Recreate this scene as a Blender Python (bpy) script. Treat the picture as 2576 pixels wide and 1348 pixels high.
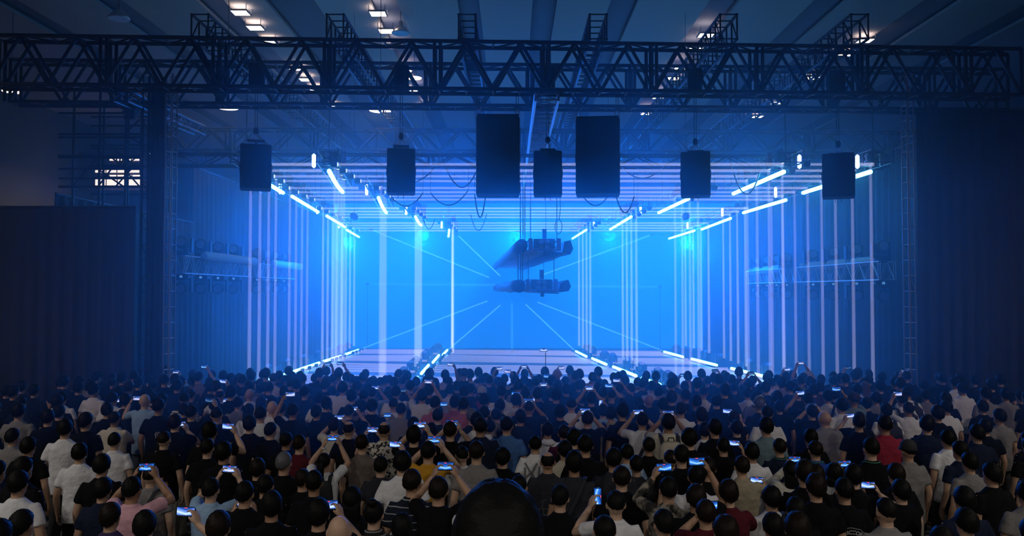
import bpy, math, random
import numpy as np
from mathutils import Vector, Matrix, noise

random.seed(7)
PI = math.pi
scene = bpy.context.scene
for o in list(bpy.data.objects):
    bpy.data.objects.remove(o, do_unlink=True)
col = scene.collection

# ------------------------------------------------------------------ camera, light, exposure
FOC, CX, CY, HORIZON = 2000.0, 1288.0, 674.0, 730.0      # pixels of the 2576 x 1348 frame
CAMZ = 3.45
PITCH = math.atan((HORIZON - CY) / FOC)
cam_data = bpy.data.cameras.new('camera')
cam = bpy.data.objects.new('camera', cam_data)
col.objects.link(cam)
cam.location = (0, 0, CAMZ)
cam.rotation_euler = (PI / 2 + PITCH, 0, 0)
cam_data.sensor_width = 36.0
cam_data.lens = FOC / 2576.0 * 36.0
cam_data.clip_end = 400
scene.camera = cam

scene.view_settings.view_transform = 'Standard'
scene.view_settings.look = 'None'
scene.view_settings.gamma = 1.0
scene.view_settings.use_curve_mapping = False
scene.view_settings.exposure = 0.0

world = bpy.data.worlds.new('hall_dark')
world.use_nodes = True
world.node_tree.nodes['Background'].inputs[0].default_value = (0.010, 0.014, 0.03, 1)
world.node_tree.nodes['Background'].inputs[1].default_value = 1.0
scene.world = world
cy = scene.cycles
cy.max_bounces = 3
cy.diffuse_bounces = 1
cy.glossy_bounces = 1
cy.volume_bounces = 0
cy.transparent_max_bounces = 24
cy.use_denoising = True
cy.use_adaptive_sampling = True
cy.adaptive_threshold = 0.04
cy.sample_clamp_indirect = 4.0

BLUE = (0.0, 0.13, 1.0)          # colour of the added wash lights
HAZE_TUNNEL = 0.032              # scattering per metre inside the light tunnel
HAZE_FRONT = 0.040               # thinner haze over the crowd
BACK_GLOW_POWER = 1.1
ADDED_WASH = [                         # unseen blue flood lamps added to light haze and crowd: (x, y, z, aim x, aim y, aim z, watts, size)
    (-6.0, 30.0, 6.2, -9.5, 34, 2.5, 900, 0.3), (6.6, 30.0, 6.2, 10.0, 34, 2.5, 1100, 0.3),
    (-8.6, 42.0, 6.0, -7.5, 20, 2.0, 420, 0.6), (9.2, 42.0, 6.0, 8.0, 20, 2.0, 460, 0.6),
    (-4.6, 41.0, 6.3, -3.5, 20, 1.5, 330, 0.6), (5.0, 41.0, 6.3, 3.5, 20, 1.5, 330, 0.6),
    (0.2, 42.0, 6.3, 0.2, 20, 2.5, 420, 0.6),
]
HALL_LAMP_WATTS = 290


def area_light(name, loc, aim, watts, color, size, spread=PI, parent=None):
    ld = bpy.data.lights.new(name, 'AREA')
    ld.energy = watts
    ld.color = color
    ld.shape = 'DISK'
    ld.size = size
    ld.spread = spread
    o = bpy.data.objects.new(name, ld)
    col.objects.link(o)
    d = Vector(aim) - Vector(loc)
    o.matrix_world = Matrix.Translation(Vector(loc)) @ d.to_track_quat('-Z', 'Y').to_matrix().to_4x4()
    return o


for i, (x, y, z, ax, ay, az, w, s) in enumerate(ADDED_WASH):
    area_light('added_wash_light', (x, y, z), (ax, ay, az), w, BLUE, s, spread=math.radians(150 if i < 2 else 80))


def ray(px, py):
    u, v = (px - CX) / FOC, (CY - py) / FOC
    c, s = math.cos(PITCH), math.sin(PITCH)
    return Vector((u, c - s * v, s + c * v))


def at_z(px, py, z):
    d = ray(px, py)
    return Vector((0, 0, CAMZ)) + d * ((z - CAMZ) / d.z)


def at_y(px, py, y):
    d = ray(px, py)
    return Vector((0, 0, CAMZ)) + d * (y / d.y)


# ------------------------------------------------------------------ materials
MATS = {}


def mat(name, color=(0.5, 0.5, 0.5), rough=0.6, metal=0.0, emit=None, power=1.0, bump=0.0, bscale=8.0, vary=0.0, spec=0.5):
    if name in MATS:
        return MATS[name]
    m = bpy.data.materials.new(name)
    m.use_nodes = True
    nt = m.node_tree
    b = nt.nodes['Principled BSDF']
    b.inputs['Base Color'].default_value = (*color, 1)
    b.inputs['Roughness'].default_value = rough
    b.inputs['Metallic'].default_value = metal
    b.inputs['Specular IOR Level'].default_value = spec
    if emit:
        b.inputs['Emission Color'].default_value = (*emit, 1)
        b.inputs['Emission Strength'].default_value = power
    if bump or vary:
        tc = nt.nodes.new('ShaderNodeTexCoord')
        nz = nt.nodes.new('ShaderNodeTexNoise')
        nz.inputs['Scale'].default_value = bscale
        nz.inputs['Detail'].default_value = 3
        nt.links.new(tc.outputs['Object'], nz.inputs['Vector'])
        if bump:
            bp = nt.nodes.new('ShaderNodeBump')
            bp.inputs['Strength'].default_value = bump
            bp.inputs['Distance'].default_value = 0.05
            nt.links.new(nz.outputs['Fac'], bp.inputs['Height'])
            nt.links.new(bp.outputs['Normal'], b.inputs['Normal'])
        if vary:
            mx = nt.nodes.new('ShaderNodeMix')
            mx.data_type = 'RGBA'
            mx.inputs[6].default_value = (*[c * (1 - vary) for c in color], 1)
            mx.inputs[7].default_value = (*[min(1, c * (1 + vary)) for c in color], 1)
            nt.links.new(nz.outputs['Fac'], mx.inputs[0])
            nt.links.new(mx.outputs[2], b.inputs['Base Color'])
    MATS[name] = m
    return m


def emis(name, color, power, sample=False):
    if name in MATS:
        return MATS[name]
    m = bpy.data.materials.new(name)
    m.use_nodes = True
    nt = m.node_tree
    nt.nodes.remove(nt.nodes['Principled BSDF'])
    e = nt.nodes.new('ShaderNodeEmission')
    e.inputs[0].default_value = (*color, 1)
    e.inputs[1].default_value = power
    nt.links.new(e.outputs[0], nt.nodes['Material Output'].inputs['Surface'])
    if not sample:
        m.cycles.emission_sampling = 'NONE'
    MATS[name] = m
    return m


def emissive_beam_mat(name, color, power):
    """Lit haze inside a light beam: an even volume that adds light along the chord of the shaft."""
    if name in MATS:
        return MATS[name]
    m = bpy.data.materials.new(name)
    m.use_nodes = True
    nt = m.node_tree
    nt.nodes.remove(nt.nodes['Principled BSDF'])
    e = nt.nodes.new('ShaderNodeEmission')
    e.inputs[0].default_value = (*color, 1)
    e.inputs[1].default_value = power
    nt.links.new(e.outputs[0], nt.nodes['Material Output'].inputs['Volume'])
    MATS[name] = m
    return m


def haze_mat(name, density, aniso, color=(0.42, 0.86, 1.0)):
    m = bpy.data.materials.new(name)
    m.use_nodes = True
    nt = m.node_tree
    nt.nodes.remove(nt.nodes['Principled BSDF'])
    e = nt.nodes.new('ShaderNodeVolumeScatter')
    e.inputs['Color'].default_value = (*color, 1)
    e.inputs['Density'].default_value = density
    e.inputs['Anisotropy'].default_value = aniso
    nt.links.new(e.outputs[0], nt.nodes['Material Output'].inputs['Volume'])
    return m


M_TRUSS = mat('black_truss_metal', (0.045, 0.05, 0.06), 0.45, 0.6, vary=0.25, bscale=3)
M_ALU = mat('aluminium_truss_metal', (0.42, 0.44, 0.47), 0.4, 0.8, vary=0.15, bscale=3)
M_BLACK = mat('black_paint', (0.012, 0.012, 0.014), 0.55, vary=0.3, bscale=12)
M_CAB = mat('speaker_black_coating', (0.016, 0.016, 0.018), 0.7, bump=0.2, bscale=180)
M_GRILLE = mat('speaker_grille_cloth', (0.012, 0.012, 0.014), 0.8, bump=0.5, bscale=260)
M_GREY = mat('grey_panel', (0.30, 0.31, 0.36), 0.6, vary=0.1)
M_LENS = mat('lamp_lens_glass', (0.35, 0.4, 0.45), 0.15, 0.3)
M_RUBBER = mat('black_rubber', (0.01, 0.01, 0.011), 0.6)
M_TUBE = emis('led_tube_glow', (0.085, 0.56, 1.0), 16.0, True)
M_TUBEW = emis('white_led_tube_glow', (0.16, 0.30, 1.0), 10.0, True)
M_STEEL = mat('steel', (0.5, 0.5, 0.52), 0.35, 0.9)
M_DRAPE = mat('black_molton_drape', (0.06, 0.065, 0.075), 0.9, bump=0.2, bscale=30)
M_FLOOR = mat('hall_concrete_floor', (0.10, 0.10, 0.105), 0.55, vary=0.25, bscale=1.2)
M_STAGE = mat('stage_gloss_floor', (0.05, 0.055, 0.06), 0.45, vary=0.2, bscale=2)
M_CEIL_L = mat('ceiling_membrane_light', (0.34, 0.34, 0.36), 0.8, vary=0.06, bscale=0.4)
M_CEIL_D = mat('ceiling_membrane_dark', (0.12, 0.14, 0.20), 0.8, vary=0.08, bscale=0.4)
M_WALL = mat('hall_wall_panel', (0.12, 0.12, 0.14), 0.8, vary=0.15, bscale=0.6)

# ------------------------------------------------------------------ mesh helpers


class MB:
    def __init__(s):
        s.v, s.f, s.m = [], [], []

    def add(s, verts, faces, mi=0):
        n = len(s.v)
        s.v.extend([tuple(p) for p in verts])
        s.f.extend([tuple(i + n for i in f) for f in faces])
        s.m.extend([mi] * len(faces))

    def box(s, c, d, mi=0, rot=None):
        x, y, z = d[0] / 2, d[1] / 2, d[2] / 2
        vs = [Vector((sx * x, sy * y, sz * z)) for sx in (-1, 1) for sy in (-1, 1) for sz in (-1, 1)]
        if rot is not None:
            vs = [rot @ v for v in vs]
        vs = [v + Vector(c) for v in vs]
        s.add(vs, [(0, 1, 3, 2), (4, 6, 7, 5), (0, 4, 5, 1), (2, 3, 7, 6), (0, 2, 6, 4), (1, 5, 7, 3)], mi)

    def bevel_box(s, c, d, b, mi=0, axis=1):
        """Box with its four long edges (along axis) chamfered."""
        dims = list(d)
        a, e = [i for i in range(3) if i != axis]
        ha, he, hx = dims[a] / 2, dims[e] / 2, dims[axis] / 2
        prof = [(ha - b, he), (ha, he - b), (ha, -he + b), (ha - b, -he), (-ha + b, -he), (-ha, -he + b), (-ha, he - b), (-ha + b, he)]
        vs = []
        for t in (-hx, hx):
            for p, q in prof:
                v = [0, 0, 0]
                v[a], v[e], v[axis] = p + c[a], q + c[e], t + c[axis]
                vs.append(v)
        fs = [(i, (i + 1) % 8, 8 + (i + 1) % 8, 8 + i) for i in range(8)]
        fs += [tuple(range(7, -1, -1)), tuple(range(8, 16))]
        s.add(vs, fs, mi)

    def tube(s, pts, rad, n=8, cap=True, pole=False, mi=0, squash=None):
        pts = [Vector(p) for p in pts]
        if not isinstance(rad, (list, tuple)):
            rad = [rad] * len(pts)
        k = len(pts)
        t0 = (pts[1] - pts[0]).normalized()
        up = Vector((0, 0, 1)) if abs(t0.z) < 0.9 else Vector((0, 1, 0))
        side = t0.cross(up).normalized()
        vs, fs = [], []
        for i in range(k):
            t = (pts[min(i + 1, k - 1)] - pts[max(i - 1, 0)]).normalized()
            side = (side - t * side.dot(t)).normalized()
            bn = t.cross(side)
            for j in range(n):
                a = 2 * PI * j / n
                vs.append(pts[i] + side * (math.cos(a) * rad[i]) + bn * (math.sin(a) * rad[i] * (squash or 1)))
        for i in range(k - 1):
            for j in range(n):
                a, b = i * n + j, i * n + (j + 1) % n
                fs.append((a, b, b + n, a + n))
        if pole:
            e0 = pts[0] - (pts[1] - pts[0]).normalized() * rad[0] * 0.9
            e1 = pts[-1] + (pts[-1] - pts[-2]).normalized() * rad[-1] * 0.9
            vs += [e0, e1]
            q = k * n
            for j in range(n):
                fs.append((q, (j + 1) % n, j))
                fs.append((q + 1, (k - 1) * n + j, (k - 1) * n + (j + 1) % n))
        elif cap:
            fs.append(tuple(range(n - 1, -1, -1)))
            fs.append(tuple((k - 1) * n + j for j in range(n)))
        s.add(vs, fs, mi)

    def loft(s, secs, n=18, mi=0, power=2.4):
        """Rounded cross sections (cx, cy, z, rx, ry) stacked upward, closed."""
        vs, fs = [], []
        for cx, cyy, z, rx, ry in secs:
            for j in range(n):
                a = 2 * PI * j / n
                c, q = math.cos(a), math.sin(a)
                vs.append((cx + rx * math.copysign(abs(c) ** (2 / power), c), cyy + ry * math.copysign(abs(q) ** (2 / power), q), z))
        k = len(secs)
        for i in range(k - 1):
            for j in range(n):
                a, b = i * n + j, i * n + (j + 1) % n
                fs.append((a, b, b + n, a + n))
        fs.append(tuple(range(n - 1, -1, -1)))
        fs.append(tuple((k - 1) * n + j for j in range(n)))
        s.add(vs, fs, mi)

    def ball(s, c, r, nu=12, nv=8, mi=0):
        c = Vector(c)
        r = r if isinstance(r, (tuple, list)) else (r, r, r)
        vs = [c + Vector((0, 0, r[2]))]
        for i in range(1, nv):
            p = PI * i / nv
            for j in range(nu):
                a = 2 * PI * j / nu
                vs.append(c + Vector((r[0] * math.sin(p) * math.cos(a), r[1] * math.sin(p) * math.sin(a), r[2] * math.cos(p))))
        vs.append(c - Vector((0, 0, r[2])))
        fs = [(0, 1 + j, 1 + (j + 1) % nu) for j in range(nu)]
        for i in range(nv - 2):
            for j in range(nu):
                a, b = 1 + i * nu + j, 1 + i * nu + (j + 1) % nu
                fs.append((a, a + nu, b + nu, b))
        q = 1 + (nv - 2) * nu
        fs += [(q + j, len(vs) - 1, q + (j + 1) % nu) for j in range(nu)]
        s.add(vs, fs, mi)

    def lathe(s, prof, n=16, c=(0, 0, 0), mi=0, rot=None):
        vs, fs = [], []
        for r, z in prof:
            for j in range(n):
                a = 2 * PI * j / n
                v = Vector((r * math.cos(a), r * math.sin(a), z))
                vs.append((rot @ v if rot is not None else v) + Vector(c))
        for i in range(len(prof) - 1):
            for j in range(n):
                a, b = i * n + j, i * n + (j + 1) % n
                fs.append((a, b, b + n, a + n))
        fs.append(tuple(range(n - 1, -1, -1)))
        fs.append(tuple((len(prof) - 1) * n + j for j in range(n)))
        s.add(vs, fs, mi)

    def mesh(s, name, mats=(), smooth=False):
        me = bpy.data.meshes.new(name)
        me.from_pydata(s.v, [], s.f)
        for m in mats:
            me.materials.append(m)
        if any(s.m):
            me.polygons.foreach_set('material_index', s.m)
        if smooth:
            me.polygons.foreach_set('use_smooth', [True] * len(me.polygons))
        me.update()
        return me


def obj(name, me, parent=None, m=None):
    o = bpy.data.objects.new(name, me)
    col.objects.link(o)
    if m is not None and me is not None:
        if len(me.materials) == 0:
            me.materials.append(m)
        elif me.materials[0] is not m:
            o.material_slots[0].link = 'OBJECT'
            o.material_slots[0].material = m
    if parent is not None:
        o.parent = parent
    return o


def tag(o, label=None, cat=None, group=None, kind=None):
    if label:
        n = len(label.split())
        if not 4 <= n <= 16:
            print('LABEL', n, label)
        o['label'] = label
    if cat:
        o['category'] = cat
    if group:
        o['group'] = group
    if kind:
        o['kind'] = kind
    return o


def thing(name, loc, label, cat, group=None, rz=0.0):
    o = bpy.data.objects.new(name, None)
    o.empty_display_size = 0.1
    col.objects.link(o)
    o.location = loc
    o.rotation_euler = (0, 0, rz)
    return tag(o, label, cat, group)


def one(name, mb, m, parent=None, smooth=False):
    return obj(name, mb.mesh(name, [m], smooth), parent)


_u = MB()
_u.tube([(0, 0, 0), (0, 0, 1)], 1.0, 8)
UNIT_ROD = {}


def rod(name, p0, p1, r, m, parent, origin=(0, 0, 0)):
    """A straight round bar from p0 to p1 as an object of its own; alike bars share one mesh."""
    if m.name not in UNIT_ROD:
        UNIT_ROD[m.name] = _u.mesh('rod_' + m.name, [m], True)
    p0, p1 = Vector(p0) - Vector(origin), Vector(p1) - Vector(origin)
    d = p1 - p0
    o = bpy.data.objects.new(name, UNIT_ROD[m.name])
    col.objects.link(o)
    o.parent = parent
    o.matrix_local = Matrix.Translation(p0) @ d.to_track_quat('Z', 'Y').to_matrix().to_4x4() @ Matrix.Diagonal((r, r, d.length, 1))
    return o


def struct(name, mb, m, label=None, smooth=False):
    return tag(one(name, mb, m, None, smooth), label, None, None, 'structure')


NTH = ('first', 'second', 'third', 'fourth', 'fifth', 'sixth', 'seventh')
# ------------------------------------------------------------------ hall shell
HX, HY0, HY1, HZ = 27.0, -16.0, 74.0, 14.0
b = MB(); b.box((0, (HY0 + HY1) / 2, -0.1), (2 * HX, HY1 - HY0, 0.2))
struct('floor', b, M_FLOOR, 'grey concrete floor of the exhibition hall')
b = MB(); b.box((0, (HY0 + HY1) / 2, HZ + 0.45), (2 * HX, HY1 - HY0, 0.1))
ceiling = struct('ceiling', b, M_CEIL_D, 'dark upper shell of the hall ceiling')
# long membrane panels that run with the hall, light ones hung lower, narrow dark ones set back between them
edges_dark = [(-18.9, -18.0), (-15.2, -14.2), (-11.5, -10.5), (-9.0, -7.2), (-5.2, -4.2), (-2.0, -1.2), (0.75, 1.65), (3.6, 4.6), (7.2, 8.3), (11.0, 12.2), (15.0, 16.4), (18.9, 20.0)]
prev = -HX
for a, c in edges_dark + [(HX, HX)]:
    w = a - prev
    bb = MB(); bb.box((0, 0, 0), (w, HY1 - HY0, 0.12))
    o = one('ceiling_panel', bb, M_CEIL_L, ceiling)
    o.location = ((a + prev) / 2, (HY0 + HY1) / 2, HZ + 0.06)
    if c > a:
        bb = MB(); bb.box((0, 0, 0), (c - a, HY1 - HY0, 0.08))
        o = one('ceiling_recess_strip', bb, M_CEIL_D, ceiling)
        o.location = ((a + c) / 2, (HY0 + HY1) / 2, HZ + 0.30)
    prev = c
for nm, c, d in (('wall_left', (-HX - 0.15, 29, 7.2), (0.3, HY1 - HY0, 14.6)), ('wall_right', (HX + 0.15, 29, 7.2), (0.3, HY1 - HY0, 14.6)),
                 ('wall_back', (0, HY1 + 0.15, 7.2), (2 * HX, 0.3, 14.6)), ('wall_front', (0, HY0 - 0.15, 7.2), (2 * HX, 0.3, 14.6))):
    b = MB(); b.box(c, d)
    struct(nm, b, M_WALL, 'dim grey panelled wall of the hall')

# rectangular daylight-white lamps sunk between the ceiling membranes
M_CLAMP = emis('ceiling_lamp_glow', (1.0, 0.93, 0.82), 8.0, True)
lm = MB(); lm.box((0, 0, 0), (0.56, 0.5, 0.05))
fm = MB()
for sx in (-1, 1):
    fm.box((sx * 0.30, 0, 0.0), (0.03, 0.6, 0.06)); fm.box((0, sx * 0.28, 0.0), (0.56, 0.03, 0.06))
    for sy in (-1, 1):
        fm.box((sx * 0.30, sy * 0.28, 0.12), (0.02, 0.02, 0.24))
lamp_me, frame_me = lm.mesh('lamp_panel', [M_CLAMP]), fm.mesh('lamp_frame', [M_GREY])
for x, ys, row in ((-10.1, [29.3, 31.0, 32.9, 36.8, 38.7, 40.6, 44.5], 'row over the dark side scaffold'), (-5.0, [29.4, 31.4, 33.4, 37.2, 41.0, 44.9], 'row beside the round pendant lamps'),
                   (7.85, [31.9, 33.8, 36.6, 38.5, 42.3, 46.2], 'row beside the stage truss'), (14.6, [32.6, 34.5, 38.4, 43.5, 47.0], 'row over the far edge of the rig')):
    for iy, y in enumerate(ys):
        t = thing('ceiling_lamp', (x, y, HZ - 0.22), '%s white rectangular ceiling lamp from the crowd, ' % NTH[iy] + row, 'lamp', 'ceiling lamps, ' + row)
        obj('lamp_panel', lamp_me, t); obj('lamp_frame', frame_me, t)

# round high-bay pendant lamps
pm = MB(); pm.lathe([(0.34, 0.0), (0.35, 0.02), (0.17, 0.24), (0.08, 0.30), (0.075, 0.46)], 20)
gm = MB(); gm.lathe([(0.33, -0.015), (0.33, 0.0)], 20)
shade_me = pm.mesh('pendant_shade', [mat('pendant_shade_metal', (0.5, 0.52, 0.55), 0.35, 0.8)], True)
M_PLAMP_ON, M_PLAMP_OFF = emis('pendant_lamp_lit', (1.0, 0.94, 0.86), 6.0), mat('pendant_lamp_off_blue_lit', (0.35, 0.55, 0.75), 0.3)  # unlit disc: blue light falling on it is put into the glass colour
glow_on, glow_off = gm.mesh('lamp_disc', [M_PLAMP_ON]), gm.mesh('lamp_disc_off', [M_PLAMP_OFF])


def pendant(p, lit, label, group=None):
    t = thing('pendant_lamp', p, label, 'lamp', group)
    obj('lamp_shade', shade_me, t)
    obj('lamp_disc', glow_on if lit else glow_off, t)
    top = HZ + 0.26 if any(u < p[0] < w for u, w in edges_dark) else HZ
    rod('suspension_rod', (0, 0, 0.46), (0, 0, top - p[2]), 0.012, M_TRUSS, t)
    return t


pendant(at_y(1042, 196, 35), True, 'lit round pendant lamp shining white behind the front truss')
pendant(at_y(573, 271, 26), True, 'lit round pendant lamp low beside the scaffold side')
pendant(at_y(957, 277, 23.5), True, 'lit round pendant lamp just under the second truss')
pendant(at_y(1008, 84, 30), False, 'unlit round pendant lamp with pale blue glass over the rig')
pendant(at_y(299, 47, 26), False, 'unlit round pendant lamp with grey glass over the scaffold')
# the lit lamps over the audience, some behind the camera
for x, y in ((-9, -9), (0, -9), (9, -9), (-9, -2), (9, -2), (-14, 6), (14, 6)):
    t = pendant((x, y, 11.5), True, 'lit round pendant lamp hanging high over the back of the audience', 'pendant lamps over the audience')
    area_light('pendant_light', (x, y, 11.46), (x, y + 1.2, 0), HALL_LAMP_WATTS, (1.0, 0.93, 0.84), 0.6, spread=math.radians(130))

for x, y in ((-19, 30), (-20, 44)):  # pendants added to brighten the hall wall behind the scaffold
    t = pendant((x, y, 11.0), True, 'lit round pendant lamp over the hall aisle outside the drapes', 'pendant lamps over the side aisle')
    area_light('pendant_light', (x, y, 10.96), (x - 2, y, 0), 330, (1.0, 0.93, 0.84), 0.6, spread=math.radians(150))

# the bright neighbouring hall seen through openings behind the scaffold
for k, (x0, x1, y0, y1) in enumerate(((276, 350, 396, 404), (240, 350, 428, 434), (276, 352, 440, 446), (240, 352, 451, 470))):
    a, c = at_y(x0, y1, 48), at_y(x1, y0, 48)
    t = thing('window_%d' % (k + 1), ((a.x + c.x) / 2, 48, (a.z + c.z) / 2), 'bright opening to the lit neighbouring hall behind the scaffold', None)
    t['kind'] = 'structure'
    bb = MB(); bb.box((0, 0, 0), (c.x - a.x, 0.05, c.z - a.z)); one('window_pane', bb, emis('lit_neighbour_hall', (1, 0.98, 0.93), 1.6), t)
    w, h = (c.x - a.x) / 2, (c.z - a.z) / 2
    for q in range(1, 4):
        rod('mullion', (-w + 2 * w * q / 4, -0.05, -h), (-w + 2 * w * q / 4, -0.05, h), 0.03, M_TRUSS, t)
a, c = at_y(200, 480, 48.3), at_y(380, 385, 48.3)
b = MB(); b.box(((a.x + c.x) / 2, 48.3, (a.z + c.z) / 2), (c.x - a.x, 0.2, c.z - a.z)); struct('partition', b, M_BLACK, 'dark partition between the two halls')
# ------------------------------------------------------------------ stage shell: added blue glow panel, stage floor, side drapes
BACK_GLOW_Y = 47.0
b = MB(); b.box((0.3, BACK_GLOW_Y + 0.1, 4.3), (26.0, 0.2, 8.6))
back_glow_m = emis('blue_haze_glow_panel', (0.0, 0.26, 1.0), BACK_GLOW_POWER, True)  # emissive panel added to stand for the glow of deep blue haze
screen = tag(one('added_glow_panel', b, back_glow_m), 'huge plain blue screen closing the far end of the stage', 'screen')
b = MB(); b.box((0.4, 33.0, 0.02), (21.6, 28.0, 0.04))
struct('floor_stage', b, M_STAGE, 'dark glossy stage floor between the light rows')


def drape(p0, p1, h, label, group, folds=9, depth=0.09, z0=0.02, m=M_DRAPE):
    """A hanging cloth with soft vertical folds, weighted hem and a top band."""
    p0, p1 = Vector((*p0, z0)), Vector((*p1, z0))
    d = p1 - p0
    nrm = Vector((-d.y, d.x, 0)).normalized()
    n = folds * 8
    vs, fs = [], []
    for i in range(n + 1):
        t = i / n
        w = math.sin(t * folds * 2 * PI) + 0.4 * math.sin(t * folds * 4.3 * PI + 1)
        for j, (hh, amp) in enumerate(((0, 1.1), (0.45, 1.0), (0.9, 0.6), (1.0, 0.25))):
            vs.append(d * t + nrm * (w * depth * amp) + Vector((0, 0, h * hh)))
    for i in range(n):
        for j in range(3):
            a = i * 4 + j
            fs.append((a, a + 4, a + 5, a + 1))
    bb = MB(); bb.add(vs, fs)
    t = thing('stage_drape', p0, label, 'curtain', group)
    c = one('cloth', bb, m, t, True)
    md = c.modifiers.new('thickness', 'SOLIDIFY'); md.thickness = 0.02
    rod('drape_rail', (0, 0, h), (d.x, d.y, h), 0.03, M_TRUSS, t)
    return t


for k in range(7):
    y0 = 18.6 + k * 4.05
    drape((-10.7, y0), (-10.7, y0 + 3.95), 7.6 if k > 1 else 5.7, '%s black pleated drape into the tunnel, outside the scaffold-side light row' % NTH[k], 'side drapes, scaffold side')
    drape((11.3, y0 + 3.95), (11.3, y0), 7.6, '%s black pleated drape into the tunnel, outside the tower-side light row' % NTH[k], 'side drapes, ladder tower side')

# ------------------------------------------------------------------ trusses


def truss(name, p0, p1, h, w, bay, label, group=None, m=M_TRUSS, rc=0.03, rb=0.018, style='W', cat='truss', lacing=True):
    """Box truss whose top front chord runs p0 -> p1; h hangs down, w lies behind. Chords and every brace are parts."""
    p0, p1 = Vector(p0), Vector(p1)
    t = thing(name, p0, label, cat, group)
    d = p1 - p0
    L = d.length
    ax = d.normalized()
    if abs(ax.z) > 0.9:
        down, back = Vector((1, 0, 0)), Vector((0, 1, 0))
    else:
        down = Vector((0, 0, -1))
        back = Vector((-ax.y, ax.x, 0)).normalized()
    C = [Vector((0, 0, 0)), down * h, back * w, down * h + back * w]
    for c in C:
        rod('chord', c, c + d, rc, m, t)
    n = max(2, int(round(L / bay)))
    st = L / n
    for face in ((0, 1), (2, 3)):
        a, c = C[face[0]], C[face[1]]
        for i in range(n):
            s0, s1 = ax * (i * st), ax * ((i + 1) * st)
            if style == 'W':
                if i % 2 == 0:
                    rod('diagonal_brace', c + s0, a + s1, rb * 1.25, m, t)
                else:
                    rod('diagonal_brace', a + s0, c + s1, rb * 1.25, m, t)
                if i % 4 == 0:
                    rod('post', a + s0 + ax * 0.03, c + s0 + ax * 0.03, rb * 1.3, m, t)
                    rod('post', a + s0 - ax * 0.09, c + s0 - ax * 0.09, rb * 1.3, m, t)
            elif style == 'ladder':
                rod('rung', a + s0, c + s0, rb, m, t)
                if i % 2 == 0:
                    rod('diagonal_brace', c + s0, a + s1, rb * 0.8, m, t)
        rod('post', a + d, c + d, rb * 1.3, m, t)
    for face in ((0, 2), (1, 3)) if lacing else ():
        a, c = C[face[0]], C[face[1]]
        for i in range(n):
            s0, s1 = ax * (i * st), ax * ((i + 1) * st)
            rod('cross_rung', a + s0, c + s0, rb * 0.8, m, t)
            if style == 'W':
                rod('lacing_brace', (a if i % 2 else c) + s0, (c if i % 2 else a) + s1, rb * 0.7, m, t)
    return t


def span(pa, pb, z, ext):
    a, c = at_z(*pa, z), at_z(*pb, z)
    d = c - a
    return a - d * ext, c + d * ext


a, c = span((276, 92), (2299, 119), 8.45, 0.14)
T1A, T1B = a, c
truss('front_truss', a, c, 0.96, 0.42, 0.55, 'wide black box truss nearest the audience carrying the speaker boxes', rc=0.042, rb=0.028)
a, c = span((276, 152), (2299, 172), 8.70, 0.12)
truss('second_truss', a, c, 0.96, 0.42, 0.6, 'black box truss right behind the speaker truss', rc=0.042, rb=0.028)
a, c = span((420, 322), (2299, 330), 8.40, 0.03)
truss('third_truss', a, c, 0.66, 0.45, 0.65, 'black box truss high above the mouth of the light tunnel', rc=0.036, rb=0.026)
a, c = span((420, 386), (2200, 392), 6.95, 0.02)
truss('header_truss', a, c, 0.30, 0.30, 0.6, 'slim black header truss with bright lower edge over the tunnel mouth', rc=0.025, rb=0.014)
a, c = span((300, 375), (2260, 379), 8.40, 0.0)
truss('fourth_truss', a, c, 0.5, 0.45, 0.7, 'black box truss deep over the tunnel ceiling beams, behind the third truss', rc=0.032, rb=0.022)
# roof trusses running with the hall, lying on the front truss
for k, x in enumerate((545, 885, 1217, 1547, 1875, 2205)):
    p = at_y(x - 21, 28 + (x - 545) * 0.018, 16.0)
    names = ('beside the lamps near the scaffold', 'next to the unlit pendant lamp', 'straight above the pendant-side large speaker',
             'just past the second large speaker', 'beyond the bright lamp row', 'at the dim purple end')
    truss('roof_truss', (p.x, p.y, 9.05), (p.x, 31.0, 9.05), 0.50, 0.34, 0.40, 'narrow ladder truss lying on the front truss, ' + names[k], 'ladder trusses on the front truss', rc=0.03, rb=0.019, style='ladder')
# pale centre truss that runs into the tunnel
p = at_z(1405, 236, 7.35)
truss('centre_truss', (p.x, p.y, 7.35), (p.x - 0.05, 30.0, 7.35), 0.12, 0.46, 0.45, 'pale aluminium truss running into the tunnel between the large speakers', m=M_ALU, rc=0.03, rb=0.014)
# oblique dark beams at the scaffold side
a, c = at_y(320, 225, 17.2), at_y(515, 318, 24.0)
truss('side_truss', a, c, 0.25, 0.30, 0.5, 'black truss sloping away over the scaffold towers', m=M_TRUSS, rc=0.035, rb=0.014)
# towers
for nm, px, lab in (('tower_truss', 355, 'slim ladder tower beside the side scaffold'), ('tower_truss', 413, 'slim ladder tower with bright edge beside the dark cloth'),
                    ('tower_truss', 2287, 'slim ladder tower at the dim purple end of the rig')):
    p = at_y(px, 700, 17.3)
    truss(nm, (p.x, p.y, 0.02), (p.x, p.y, 8.2), 0.14, 0.24, 0.34, lab, 'ladder towers', m=M_ALU if px > 400 else M_TRUSS, rc=0.016, rb=0.009, style='ladder')
p, q = at_y(374, 700, 17.5), at_y(410, 700, 17.5)
drape((p.x, p.y), (q.x, q.y), 7.9, 'narrow black cloth hanging between the two slim scaffold towers', None, folds=3, depth=0.03)
p, q = at_y(-60, 700, 18.3), at_y(340, 700, 18.3)
drape((p.x, p.y), (q.x, q.y), 5.35, 'wide black cloth hanging below the side scaffold', None, folds=11, depth=0.05)
p, q = at_y(2312, 700, 18.3), at_y(2680, 700, 18.3)
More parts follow.
